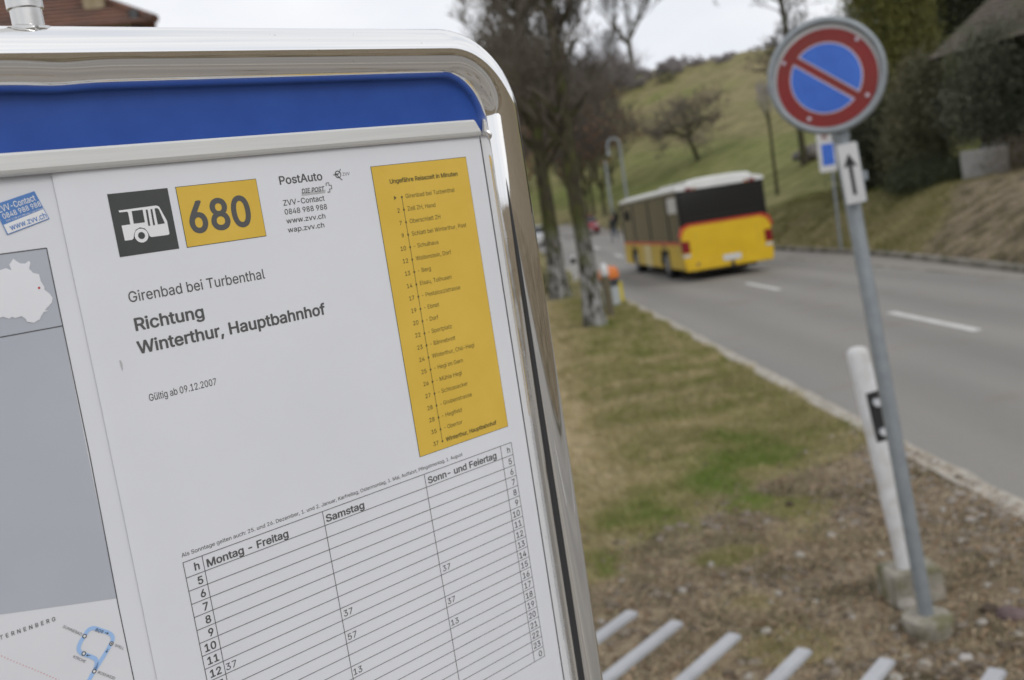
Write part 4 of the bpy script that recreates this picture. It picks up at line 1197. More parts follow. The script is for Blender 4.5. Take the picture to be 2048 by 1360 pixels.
# ------------------------------------------------------------------ two distant cars
def car(name, loc, rz, paint, label):
    o = empty(name, loc, (0, 0, rz)); tag(o, label, 'car', 'cars parked beyond the bus')
    m_ = flat_mat(name + '_paint', paint, .3, coat=.4)
    prof = [(-2.0, .30), (2.0, .30), (2.05, .62), (1.9, .82), (1.0, .95), (-1.85, .98), (-2.05, .75)]
    mb = MB(); mb.prism([(a, z) for a, z in prof], -.82, .82, axis='y'); mb.build('body', m_, o, bevel=.06)
    cab = [(-1.75, .96), (.95, .94), (.25, 1.40), (-1.25, 1.44)]
    mb = MB(); n0 = len(cab)
    vs = [(a, y * (.80 if z < 1 else .64), z) for y in (-1, 1) for a, z in cab]
    mb.add(vs, [(0, 1, 2, 3), (7, 6, 5, 4), (0, 1, 5, 4), (1, 2, 6, 5), (2, 3, 7, 6), (3, 0, 4, 7)]); mb.build('window', M['dark_glass'], o, bevel=.03)
    mb = MB(); mb.box(-1.22, .24, -.63, .63, 1.405, 1.47); mb.build('roof', m_, o, bevel=.03)
    for wx in (-1.3, 1.3):
        for wy in (-.84, .66):
            mb = MB(); mb.tube([(wx, wy, .31), (wx, wy + .18, .31)], .31, 16); wh = mb.build('wheel', M['tyre'], o, smooth=40)
            mb = MB(); yy = wy - .005 if wy < 0 else wy + .165
            mb.tube([(wx, yy, .31), (wx, yy + .02, .31)], .18, 12); mb.build('wheel_hub', M['wheel_rim'], wh)
    for wy in (-.6, .6):
        mb = MB(); mb.box(1.93, 2.07, wy - .18, wy + .18, .62, .78); mb.build('headlight', M['tail_white'], o, bevel=.02)
        mb = MB(); mb.box(-2.08, -1.98, wy - .16, wy + .16, .68, .84); mb.build('tail_light', M['tail_red'], o, bevel=.02)
    mb = MB(); mb.box(2.04, 2.09, -.26, .26, .40, .50); mb.build('number_plate', M['sign_white'], o)
    return o
car('parked_car', (7.35, 80.5, road_z(80.5)), R(-92), (.32, .02, .035), 'dark red car at the roadside behind the first tree trunk')
car('parked_car', (2.75, 74.0, road_z(74)), R(-100), (.72, .73, .74), 'white car partly hidden by the left tree trunk')

# ------------------------------------------------------------------ pedestrian
def person():
    x, y = 7.55, 64.5; z = road_z(y)
    o = empty('person', (x, y, z), (0, 0, R(200))); tag(o, 'person in a dark jacket and jeans walking at the roadside by the bus front', 'person')
    J = {'pelvis': (0, 0, .93, .145), 'waist': (0, 0, 1.06, .13), 'chest': (0, .02, 1.28, .155), 'neck': (0, .0, 1.47, .06), 'head0': (0, -.02, 1.56, .075), 'head1': (0, -.02, 1.67, .085),
         'shl': (.17, 0, 1.40, .07), 'shr': (-.17, 0, 1.40, .07), 'ell': (.24, .08, 1.14, .048), 'elr': (-.24, -.04, 1.13, .048), 'wrl': (.24, -.08, .92, .035), 'wrr': (-.25, -.14, .93, .035), 'hal': (.24, -.13, .84, .03), 'har': (-.25, -.18, .85, .03),
         'hil': (.09, 0, .88, .10), 'hir': (-.09, 0, .88, .10), 'knl': (.10, -.12, .50, .07), 'knr': (-.10, .08, .49, .07), 'anl': (.10, -.10, .09, .045), 'anr': (-.10, .34, .15, .045), 'tol': (.11, -.28, .03, .04), 'tor': (-.10, .26, .03, .04)}
    E = [('pelvis', 'waist'), ('waist', 'chest'), ('chest', 'neck'), ('neck', 'head0'), ('head0', 'head1'), ('chest', 'shl'), ('chest', 'shr'), ('shl', 'ell'), ('shr', 'elr'), ('ell', 'wrl'), ('elr', 'wrr'), ('wrl', 'hal'), ('wrr', 'har'), ('pelvis', 'hil'), ('pelvis', 'hir'), ('hil', 'knl'), ('hir', 'knr'), ('knl', 'anl'), ('knr', 'anr'), ('anl', 'tol'), ('anr', 'tor')]
    ks = list(J)
    me = bpy.data.meshes.new('body'); me.from_pydata([J[k][:3] for k in ks], [(ks.index(a), ks.index(b_)) for a, b_ in E], [])
    ob = bpy.data.objects.new('body', me); COL.objects.link(ob)
    sk = ob.modifiers.new('skin', 'SKIN'); sb_ = ob.modifiers.new('sub', 'SUBSURF'); sb_.levels = 1; sb_.render_levels = 1
    for i, k in enumerate(ks): me.skin_vertices[0].data[i].radius = (J[k][3], J[k][3]); me.skin_vertices[0].data[i].use_root = (k == 'pelvis')
    bpy.context.view_layer.update()
    m2 = bpy.data.meshes.new_from_object(ob.evaluated_get(bpy.context.evaluated_depsgraph_get()))
    bpy.data.objects.remove(ob)
    skin = flat_mat('skin', (.45, .25, .18), .6); jac = flat_mat('jacket', (.02, .025, .028), .9); jeans = flat_mat('jeans', (.08, .10, .14), .9); shoe = flat_mat('shoe', (.03, .03, .03), .7)
    m2.materials.clear()
    for q in (jac, jeans, skin, shoe): m2.materials.append(q)
    for p in m2.polygons:
        c = p.center; p.use_smooth = True
        p.material_index = 3 if c.z < .10 else (2 if (c.z > 1.49 or (abs(c.x) > .2 and c.z < .90)) else (1 if (c.z < .86 and abs(c.x) < .2) else 0))
    link('body', m2, None, o)
    mb = MB(); vs = []; fs = []
    for j in range(6):
        for k in range(12):
            a = 2 * math.pi * k / 12; e = R(10 + 16 * j); vs.append((.092 * math.cos(e) * math.cos(a), -.005 + .10 * math.cos(e) * math.sin(a) + .012, 1.665 + .10 * math.sin(e)))
    for j in range(5):
        for k in range(12): fs.append((j * 12 + k, j * 12 + (k + 1) % 12, (j + 1) * 12 + (k + 1) % 12, (j + 1) * 12 + k))
    mb.add(vs, fs); mb.build('hair', flat_mat('hair', (.07, .045, .03), .9), o, smooth=60)
person()

# ------------------------------------------------------------------ house at the right, above the bank
M['roof_tiles'] = noise_mat('old_roof_tiles', (.085, .068, .055), (.155, .125, .10), scale=3.5, rough=.9, stretch=(1, 1, 1), c3=(.10, .095, .06), scale3=.6, bump=.5)
M['dark_timber'] = noise_mat('dark_timber', (.018, .014, .012), (.045, .032, .026), scale=6, rough=.85, stretch=(6, 6, .5))
M['plaster'] = noise_mat('white_plaster', (.27, .265, .25), (.36, .35, .335), scale=4, rough=.9)
hs_ = empty('farmhouse', (16.3, 31, 1.4)); tag(hs_, 'dark timber house with a broad weathered tiled roof above the right bank', 'house')
HO = Vector((16.3, 31, 1.4))
A = Vector((15.17, 34.0, 5.13)); dE = Vector((1.13, -4.0, 0)).normalized(); dS = Vector((2.56, .72, 1.75)).normalized(); dH = Vector((dS.x, dS.y, 0)).normalized()
def h(p): return Vector(p) - HO
LEN, SL = 10.0, 7.0
RM = Matrix(((dE.x, dS.x, 0, 0), (dE.y, dS.y, 0, 0), (dE.z, dS.z, 0, 0), (0, 0, 0, 1)))
nrm = dE.cross(dS).normalized()
if nrm.z < 0: nrm = -nrm
# tile courses, each lapped over the one below
rf = MB(); courses = 20; cw = SL / courses
for i in range(courses):
    lo = A + dS * (cw * i); hi = A + dS * (cw * (i + 1.12))
    a = lo + nrm * .07; b_ = lo + nrm * .07 + dE * LEN; c_ = hi + nrm * .02 + dE * LEN; d_ = hi + nrm * .02
    a2, b2, c2, d2 = lo + nrm * .02, lo + nrm * .02 + dE * LEN, hi - nrm * .02 + dE * LEN, hi - nrm * .02
    rf.add([h(p) for p in (a, b_, c_, d_, a2, b2, c2, d2)], [(0, 1, 2, 3), (7, 6, 5, 4), (0, 4, 5, 1), (1, 5, 6, 2), (2, 6, 7, 3), (3, 7, 4, 0)])
rfo = rf.build('roof', M['roof_tiles'], hs_)
ridge = A + dS * SL; back = ridge + Vector((dH.x, dH.y, 0)) * (SL * .8) - Vector((0, 0, SL * .5))
mb = MB(); mb.add([h(p) for p in (ridge, ridge + dE * LEN, back + dE * LEN, back, ridge - Vector((0, 0, .1)), ridge + dE * LEN - Vector((0, 0, .1)), back + dE * LEN - Vector((0, 0, .1)), back - Vector((0, 0, .1)))], [(0, 1, 2, 3), (7, 6, 5, 4), (0, 4, 5, 1), (1, 5, 6, 2), (2, 6, 7, 3), (3, 7, 4, 0)])
mb.build('roof', M['roof_tiles'], hs_)
mb = MB()
for i in range(11):
    p = A + dE * (.3 + i * .92) - nrm * .08
    q_ = p + dS * 2.2
    mb.tube([h(p), h(q_)], .07, 6)
mb.build('rafters', M['dark_timber'], hs_)['kind'] = 'stuff'
w0 = A + Vector((dH.x, dH.y, 0)) * 1.1 + dE * .8; w1 = w0 + dE * (LEN - 1.6)
def wallbox(name, p, q_, z0, z1, th_, mat):
    nn = Vector((dH.x, dH.y, 0)); mb = MB()
    vs = []
    for z_ in (z0, z1):
        for pt in (p, q_, q_ + nn * th_, p + nn * th_): vs.append(h((pt.x, pt.y, z_)))
    mb.add(vs, [(0, 1, 2, 3), (7, 6, 5, 4), (0, 4, 5, 1), (1, 5, 6, 2), (2, 6, 7, 3), (3, 7, 4, 0)]); return mb.build(name, mat, hs_)
wallbox('timber_wall', w0, w1, 2.15, 5.75, 6.0, M['dark_timber'])
wallbox('plaster_base', w0 - Vector((dH.x, dH.y, 0)) * .05, w1, .6, 2.14, 6.1, M['plaster'])
for i in range(3):
    p = w0 + dE * (1.2 + 2.3 * i) - Vector((dH.x, dH.y, 0)) * .07
    wallbox('window', p, p + dE * 1.0, 3.0, 4.1, .1, M['dark_glass'])
wl_ = empty('garden_wall', (17.0, 34.6, 1.2)); tag(wl_, 'low pale plastered wall among the shrubs below the house', 'wall')
mb = MB(); mb.box(-.66, .66, 0, .25, -.6, .60); mb.build('wall_body', M['plaster'], wl_, bevel=.02)
wl_.rotation_euler = (0, 0, R(-12)); wl_.location = (15.05, 30.5, 1.42)

# house at the upper left, behind the board
M['red_tiles'] = noise_mat('brown_roof_tiles', (.13, .060, .038), (.20, .095, .062), scale=5, rough=.85, stretch=(1, 1, 3), bump=.5, c3=(.10, .055, .04), scale3=1.2)
M['render'] = noise_mat('rendered_wall', (.42, .40, .36), (.52, .50, .45), scale=3, rough=.9)
M['chimney_stone'] = noise_mat('chimney_stone', (.28, .22, .13), (.40, .33, .22), scale=4, rough=.9)
M['sheet_metal'] = flat_mat('weathered_sheet_metal', (.16, .165, .16), .6)
uh = empty('tiled_house', (-9, 26, 0)); tag(uh, 'house with a brown tiled roof and stone chimney showing behind the board', 'house')
def U(p): return (p[0] + 9, p[1] - 26, p[2])
C1 = Vector((-7.02, 24.0, 7.90)); C0 = Vector((-17.5, 21.0, 7.96))
HR = Vector((-14.0, 31.5, 12.15)); HL = Vector((-20, 29.5, 12.1)); C2 = Vector((-9.9, 34.0, 7.96))
mb = MB(); nc = 24
for i in range(nc):
    t0_, t1_ = i / nc, (i + 1.1) / nc
    L0, L1 = C0.lerp(HL, t0_), C0.lerp(HL, min(1, t1_)); R0, R1 = C1.lerp(HR, t0_), C1.lerp(HR, min(1, t1_))
    up_ = Vector((0, -.02, .06))
    vs = [U(L0 + up_), U(R0 + up_), U(R1 + up_ * .3), U(L1 + up_ * .3), U(L0), U(R0), U(R1 - up_ * .5), U(L1 - up_ * .5)]
    mb.add(vs, [(0, 1, 2, 3), (7, 6, 5, 4), (0, 4, 5, 1), (1, 5, 6, 2), (2, 6, 7, 3), (3, 7, 4, 0)])
mb.build('roof', M['red_tiles'], uh)
mb = MB(); vs = [U(C1), U(C2), U(HR), U(C1 - Vector((0, 0, .12))), U(C2 - Vector((0, 0, .12))), U(HR - Vector((0, 0, .12)))]
mb.add(vs, [(0, 1, 2), (5, 4, 3), (0, 3, 4, 1), (1, 4, 5, 2), (2, 5, 3, 0)]); mb.build('roof', M['red_tiles'], uh)
mb = MB(); mb.tube([U(C1 + Vector((0, 0, .06))), U(HR + Vector((0, 0, .08)))], .11, 8); mb.build('hip_tiles', M['red_tiles'], uh)
mb = MB(); mb.tube([U(C1 + Vector((-.55, .3, .18))), U(C1 + Vector((-.55, .3, .40)))], [.14, .10], 8); mb.build('vent_cap', M['dark_metal'], uh)
mb = MB(); mb.prism([(-17.0 + 9, 21.6 - 26), (-7.7 + 9, 24.3 - 26), (-10.3 + 9, 33.4 - 26), (-19 + 9, 30 - 26)], -4, 8.0, axis='z'); mb.build('house_wall', M['render'], uh)
chb = Vector((-8.78, 25.3, 7.18))
mb = MB(); mb.box(-.26, .26, -.26, .26, 0, 1.42, m=Matrix.Translation(U(chb)) @ Matrix.Rotation(R(15), 4, 'Z')); mb.build('chimney_base', M['sheet_metal'], uh, bevel=.02)
mb = MB(); mb.box(-.24, .24, -.24, .24, 1.425, 3.2, m=Matrix.Translation(U(chb)) @ Matrix.Rotation(R(15), 4, 'Z')); mb.build('chimney', M['chimney_stone'], uh, bevel=.05)

# windows and door of the tiled house
_e0 = Vector((-17.0 + 9, 21.6 - 26, 0)); _e1 = Vector((-7.7 + 9, 24.3 - 26, 0)); _ed = (_e1 - _e0).normalized(); _en = Vector((_ed.y, -_ed.x, 0))
_s0 = _e1; _s1 = Vector((-10.3 + 9, 33.4 - 26, 0)); _sd2 = (_s1 - _s0).normalized(); _sn = Vector((_sd2.y, -_sd2.x, 0))
for (o0, dd, nn, ts_) in ((_e0, _ed, _en, (1.6, 4.4, 7.4)), (_s0, _sd2, _sn, (1.8, 4.8, 7.6))):
    for t_ in ts_:
        for z_ in (1.6, 4.8):
            Wm = Matrix(((dd.x, nn.x, 0, (o0 + dd * t_).x), (dd.y, nn.y, 0, (o0 + dd * t_).y), (0, 0, 1, z_), (0, 0, 0, 1)))
            mb = MB(); mb.box(-.58, .58, -.02, .05, -.08, 1.45, m=Wm); wf = mb.build('window', M['sign_white'], uh)
            for px_ in (-.52, .03):
                mb = MB(); mb.box(px_, px_ + .49, .052, .062, .0, 1.38, m=Wm); mb.build('pane', M['dark_glass'], wf)
            for sx_ in (-1.08, .62):
                mb = MB(); mb.box(sx_, sx_ + .46, .003, .045, -.06, 1.44, m=Wm); mb.build('shutter', M['dark_timber'], uh)

# ------------------------------------------------------------------ vegetation
def bark_mat(name, c1, c2, pale=None, pale_h=(1.6, 2.6), moss=(.07, .075, .025)):
    m, n, l, b = new_mat(name)
    tc = n.new('ShaderNodeTexCoord')
    mp = n.new('ShaderNodeMapping'); mp.inputs['Scale'].default_value = (5, 5, 1.6); l.new(tc.outputs['Object'], mp.inputs['Vector'])
    a = n.new('ShaderNodeTexNoise'); a.inputs['Scale'].default_value = 2.2; a.inputs['Detail'].default_value = 8; a.inputs['Roughness'].default_value = .7; l.new(mp.outputs['Vector'], a.inputs['Vector'])
    r = n.new('ShaderNodeValToRGB'); e = r.color_ramp.elements; e[0].position = .36; e[1].position = .66; e[0].color = (*c1, 1); e[1].color = (*c2, 1)
    l.new(a.outputs['Fac'], r.inputs['Fac'])
    g = n.new('ShaderNodeTexNoise'); g.inputs['Scale'].default_value = 2.4; g.inputs['Detail'].default_value = 5; l.new(tc.outputs['Object'], g.inputs['Vector'])
    gr = n.new('ShaderNodeValToRGB'); gr.color_ramp.elements[0].position = .46; gr.color_ramp.elements[1].position = .62; l.new(g.outputs['Fac'], gr.inputs['Fac'])
    mx = n.new('ShaderNodeMix'); mx.data_type = 'RGBA'; l.new(gr.outputs['Color'], mx.inputs['Factor']); l.new(r.outputs['Color'], mx.inputs['A']); mx.inputs['B'].default_value = (*moss, 1)
    out = mx.outputs['Result']
    if pale:
        sx = n.new('ShaderNodeSeparateXYZ'); l.new(tc.outputs['Object'], sx.inputs['Vector'])
        mr = n.new('ShaderNodeMapRange'); mr.inputs['From Min'].default_value = pale_h[0]; mr.inputs['From Max'].default_value = pale_h[1]; mr.inputs['To Min'].default_value = 1; mr.inputs['To Max'].default_value = 0
        l.new(sx.outputs['Z'], mr.inputs['Value'])
        pr = n.new('ShaderNodeValToRGB'); pr.color_ramp.elements[0].position = .46; pr.color_ramp.elements[1].position = .56; l.new(a.outputs['Fac'], pr.inputs['Fac'])
        mu = n.new('ShaderNodeMath'); mu.operation = 'MULTIPLY'; l.new(mr.outputs['Result'], mu.inputs[0]); l.new(pr.outputs['Color'], mu.inputs[1])
        m2 = n.new('ShaderNodeMix'); m2.data_type = 'RGBA'; l.new(mu.outputs[0], m2.inputs['Factor']); l.new(out, m2.inputs['A']); m2.inputs['B'].default_value = (*pale, 1)
        out = m2.outputs['Result']
    l.new(out, b.inputs['Base Color']); b.inputs['Roughness'].default_value = .95; b.inputs['Specular IOR Level'].default_value = .2
    bp = n.new('ShaderNodeBump'); bp.inputs['Strength'].default_value = .8; bp.inputs['Distance'].default_value = .03; l.new(a.outputs['Fac'], bp.inputs['Height']); l.new(bp.outputs['Normal'], b.inputs['Normal'])
    return m
M['bark_pale'] = bark_mat('bark_with_pale_foot', (.022, .019, .013), (.085, .074, .048), pale=(.34, .335, .33), pale_h=(1.0, 2.3))
M['bark'] = bark_mat('mossy_bark', (.035, .030, .022), (.095, .082, .058))
M['twig_pale'] = flat_mat('pale_grey_twigs', (.15, .125, .10), .95)
M['twig'] = flat_mat('bare_twigs', (.085, .070, .056), .95)
M['twig_moss'] = noise_mat('mossy_twigs', (.085, .073, .055), (.19, .165, .13), scale=.8, rough=.95)
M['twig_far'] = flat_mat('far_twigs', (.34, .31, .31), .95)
M['leaf_brown'] = noise_mat('dry_leaves', (.17, .085, .04), (.28, .14, .07), scale=2, rough=.9)

class TreeMesh:
    def __init__(s): s.big = MB(); s.fine_v = []; s.fine_f = []
    def twig(s, a, b_, r0, r1):
        t = (b_ - a); x = t.orthogonal().normalized(); y = t.cross(x).normalized(); k = len(s.fine_v)
        for p, r_ in ((a, r0), (b_, r1)):
            for q in range(3):
                c = 2.0944 * q; s.fine_v.append(tuple(p + x * math.cos(c) * r_ + y * math.sin(c) * r_))
        for q in range(3): s.fine_f.append((k + q, k + (q + 1) % 3, k + 3 + (q + 1) % 3, k + 3 + q))
def grow(tm, rnd, p, d, L, r, lev, maxlev, up=.25, spread=.6, kids=3, shrink=.68, wob=.18, rmin=.006):
    n = 3 if lev < 2 else 2
    pts = [p]; rad = [r]; dd = d.copy(); q = p.copy()
    for i in range(n):
        dd = (dd + Vector((rnd.gauss(0, wob), rnd.gauss(0, wob), rnd.gauss(0, wob * .6) + up * .25))).normalized()
        q = q + dd * (L / n); pts.append(q.copy()); rad.append(max(rmin, r * (1 - .38 * (i + 1) / n)))
    if r > .03 and lev <= 2: tm.big.tube(pts, rad, 6 if lev > 0 else 10, cap=False)
    else:
        for i in range(n): tm.twig(pts[i], pts[i + 1], rad[i], rad[i + 1])
    if lev >= maxlev: return
    nk = kids if lev > 0 else kids + 1
    for i in range(nk):
        t = rnd.uniform(.35, 1.0) if i else 1.0
        j = min(n - 1, int(t * n)); f_ = t * n - j
        s_ = pts[j].lerp(pts[j + 1], min(1, f_))
        ax = Vector((rnd.gauss(0, 1), rnd.gauss(0, 1), rnd.gauss(0, .6))).normalized()
        nd = (dd * (1 - spread * .45) + ax * spread + Vector((0, 0, up * .5))).normalized()
        grow(tm, rnd, s_, nd, L * rnd.uniform(shrink - .12, shrink + .1), max(rmin, rad[-1] * rnd.uniform(.55, .8)), lev + 1, maxlev, up, spread, kids, shrink, wob, rmin)
def bare_tree(name, loc, seed, trunk_h, r, limbs, limb_len, maxlev, label, mats=('bark', 'twig'), group=None, cat='tree', lean=(0, 0), up=.35, spread=.55, kids=3, limb_out=.45, leaves=None, rmin=.006, leafn=0, shrink=.68, side=0, taper=.22, side_lev=1, side_from=.45):
    rnd = random.Random(seed)
    o = empty(name, loc); tag(o, label, cat, group)
    tm = TreeMesh()
    tr = MB(); n = 9; pts = []; rad = []
    for i in range(n + 1):
        t = i / n
        pts.append(Vector((lean[0] * t + .04 * mnoise.noise(Vector((t * 3, seed, 0))) * trunk_h * .3, lean[1] * t + .03 * mnoise.noise(Vector((seed, t * 3, 0))) * trunk_h * .3, -.3 + (trunk_h + .3) * t)))
        rad.append(r * (1.0 + .55 * max(0, 1 - t * 7) + .06 * mnoise.noise(Vector((t * 9, 0, seed)))) * (1 - taper * t ** 1.4))
    # uneven trunk surface
    k = 18; vs = []; fs = []
    for i in range(n + 1):
        for q in range(k):
            a = 2 * math.pi * q / k; rr = rad[i] * (1 + .10 * mnoise.noise(Vector((math.cos(a) * 1.3, math.sin(a) * 1.3, i * .7 + seed))))
            vs.append(pts[i] + Vector((rr * math.cos(a), rr * math.sin(a), 0)))
    for i in range(n):
        for q in range(k): fs.append((i * k + q, i * k + (q + 1) % k, (i + 1) * k + (q + 1) % k, (i + 1) * k + q))
    tr.add(vs, fs); tr.build('trunk', M[mats[0]], o, smooth=60)
    for i in range(limbs):
        a = 2 * math.pi * (i + rnd.uniform(-.3, .3)) / limbs
        hh = pts[-1] if i % 2 == 0 else pts[-2].lerp(pts[-1], rnd.random())
        lo = limb_out * rnd.uniform(.6, 1.3)
        d = Vector((math.cos(a) * lo, math.sin(a) * lo, 1.0 if up > 0 else .5)).normalized()
        grow(tm, rnd, hh - d * r * .4, d, limb_len * rnd.uniform(.8, 1.15), r * rnd.uniform(.26, .46), 0, maxlev, up, spread, kids, shrink, .16, rmin)
    for i in range(side):
        t = rnd.uniform(side_from, 1.0); j = min(n - 1, int(t * n)); p_ = pts[j].lerp(pts[j + 1], t * n - j); a = rnd.uniform(0, 6.28)
        grow(tm, rnd, p_, Vector((math.cos(a), math.sin(a), .45 if side_lev else .95)).normalized(), limb_len * rnd.uniform(.4, .8) * (1.25 - .6 * t), r * (.22 if side_lev else .30 * (1.2 - .5 * t)), side_lev, maxlev, up, spread, kids, shrink, .16, rmin)
    if tm.big.v: tm.big.build('limbs', M[mats[0]], o, smooth=60, fix=False)
    me = bpy.data.meshes.new('crown'); me.from_pydata(tm.fine_v, [], tm.fine_f); me.update()
    link('crown', me, M[mats[1]], o)
    if leafn:
        tips = tm.fine_v[::6]; lv = []; lf = []
        for i in range(leafn):
            p = Vector(rnd.choice(tips)); s_ = rnd.uniform(.10, .20)
            if leaves and p.z > leaves: continue
            u_ = Vector((rnd.gauss(0, 1), rnd.gauss(0, 1), rnd.gauss(0, 1))).normalized() * s_; w_ = u_.orthogonal().normalized() * s_ * .7
            b0 = len(lv); lv += [p + u_, p + w_, p - u_, p - w_]; lf.append((b0, b0 + 1, b0 + 2, b0 + 3))
        me = bpy.data.meshes.new('dry_leaves'); me.from_pydata(lv, [], lf); me.update()
        link('dry_leaves', me, M['leaf_brown'], o)['kind'] = 'stuff'
    return o
def gz(x, y): return ground_z(x, y)
bare_tree('roadside_tree', (1.77, 20.85, gz(1.77, 20.85)), 3, 7.4, .195, 6, 1.9, 5, 'bare roadside tree with pale mottled trunk foot, nearer one beside the litter bin', ('bark_pale', 'twig_moss'), 'bare trees in a row along the verge', up=.36, spread=.55, limb_out=.7, rmin=.0065, kids=3, shrink=.72, side=22, taper=.70, side_lev=0, side_from=.50)
bare_tree('roadside_tree', (1.70, 30.9, gz(1.70, 30.9)), 8, 8.6, .27, 6, 2.0, 5, 'bare roadside tree with pale trunk foot, farther one half behind the steel frame', ('bark_pale', 'twig_moss'), 'bare trees in a row along the verge', up=.34, spread=.58, limb_out=.8, rmin=.0070, shrink=.72, side=20, taper=.70, side_lev=0, side_from=.44)
bare_tree('roadside_tree', (1.0, 41.5, gz(1.0, 41.5)), 15, 5.2, .23, 7, 2.4, 5, 'third bare roadside tree mostly hidden behind the two nearer trunks', ('bark_pale', 'twig_moss'), 'bare trees in a row along the verge', up=.4, spread=.58, limb_out=.9, rmin=.014, shrink=.72)
# tree on the crest
bare_tree('crest_tree', (33.6, 214, gz(33.6, 214)), 21, 7.0, .60, 9, 8.4, 5, 'bare tree on the hill crest between the roadside crowns and the sky', ('bark', 'twig'), up=.45, spread=.55, limb_out=.75, rmin=.034)
# old fruit tree on the slope
bare_tree('fruit_tree', (20.4, 96.9, gz(20.4, 96.9)), 33, 2.4, .24, 8, 2.6, 4, 'low spreading bare fruit tree leaning on the green slope above the bus', ('bark', 'twig_pale'), lean=(-.75, 0), up=.08, spread=.75, limb_out=1.9, rmin=.015, kids=4, side=6)
bare_tree('tall_bare_tree', (19.55, 62.0, gz(19.55, 62)), 41, 10.5, .19, 9, 2.6, 4, 'tall slender bare tree rising behind the round no parking sign', ('bark', 'twig'), up=.2, spread=.7, limb_out=1.2, lean=(-.45, 0), rmin=.020, side=34)
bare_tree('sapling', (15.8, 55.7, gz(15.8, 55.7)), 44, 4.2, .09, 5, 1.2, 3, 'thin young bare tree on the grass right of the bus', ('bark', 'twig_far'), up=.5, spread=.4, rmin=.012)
# thicket with rusty leaves behind the roadside trees
rt = random.Random(77)
for i, (x, y, hh) in enumerate([(1.5, 62, 2.0), (4.9, 96, 2.6), (7.4, 104, 2.4), (10.5, 112, 2.6), (13.2, 124, 2.4), (9.8, 132, 3.0), (2.6, 92, 2.2), (16.5, 140, 2.2), (6.0, 118, 3.0), (13.5, 150, 3.0), (19.0, 156, 2.0), (2.0, 104, 3), (8.6, 98, 1.6), (11.6, 104, 1.4), (13.4, 110, 1.4), (3.5, 128, 3), (8.0, 145, 3), (16.8, 165, 3), (12.6, 176, 3.2), (21.5, 182, 2.6), (6.5, 165, 3.4), (25.5, 190, 2.4)]):
    if x > NEAR + bend(y) - 1.2: x = max(x, kerb_x(y) + 2.0)
    s_ = kerb_dist(x, y)
    lab = ['bare rusty-leaved bush low behind the tree row', 'bare grey-brown tree on the wooded slope left of the meadow', ][i % 2]
    bare_tree('woodland_tree', (x, y, gz(x, y)), 50 + i, hh, .16, 6, 3.0 + rt.random(), 4, 'bare brownish tree of the wooded slope behind the roadside trunks', ('bark', 'twig'), 'bare trees on the wooded slope', up=.3, spread=.65, limb_out=.8, rmin=.017, leafn=260 if i % 2 == 0 else 0, leaves=13)
# wood showing over the crest: one far mass of bare crowns
rnd = random.Random(5)
fv = TreeMesh()
for i in range(90):
    t = i / 89
    x = -30 + 100 * t + rnd.uniform(-2, 2); y = 236 + rnd.uniform(-8, 12) - 20 * t
    y -= 22; z = gz(x, y)
    for k in range(9):
        d = Vector((rnd.gauss(0, .5), rnd.gauss(0, .5), 1)).normalized()
        grow(fv, rnd, Vector((x + rnd.uniform(-1.2, 1.2), y, z - .5)), d, rnd.uniform(.3, 1) * (4.6 if t < .60 else (1.3 if t < .76 else .5)), .07, 0, 3, .3, .6, 4, .72, .2, .032)
vs = list(fv.fine_v); fs = list(fv.fine_f); k0 = len(vs)
vs += fv.big.v; fs += [tuple(k0 + i for i in f_) for f_ in fv.big.f]
me = bpy.data.meshes.new('woodland'); me.from_pydata(vs, [], fs); me.update()
tag(link('woodland', me, M['twig_far']), 'far line of bare treetops showing over the hill crest', 'woodland', kind='stuff')

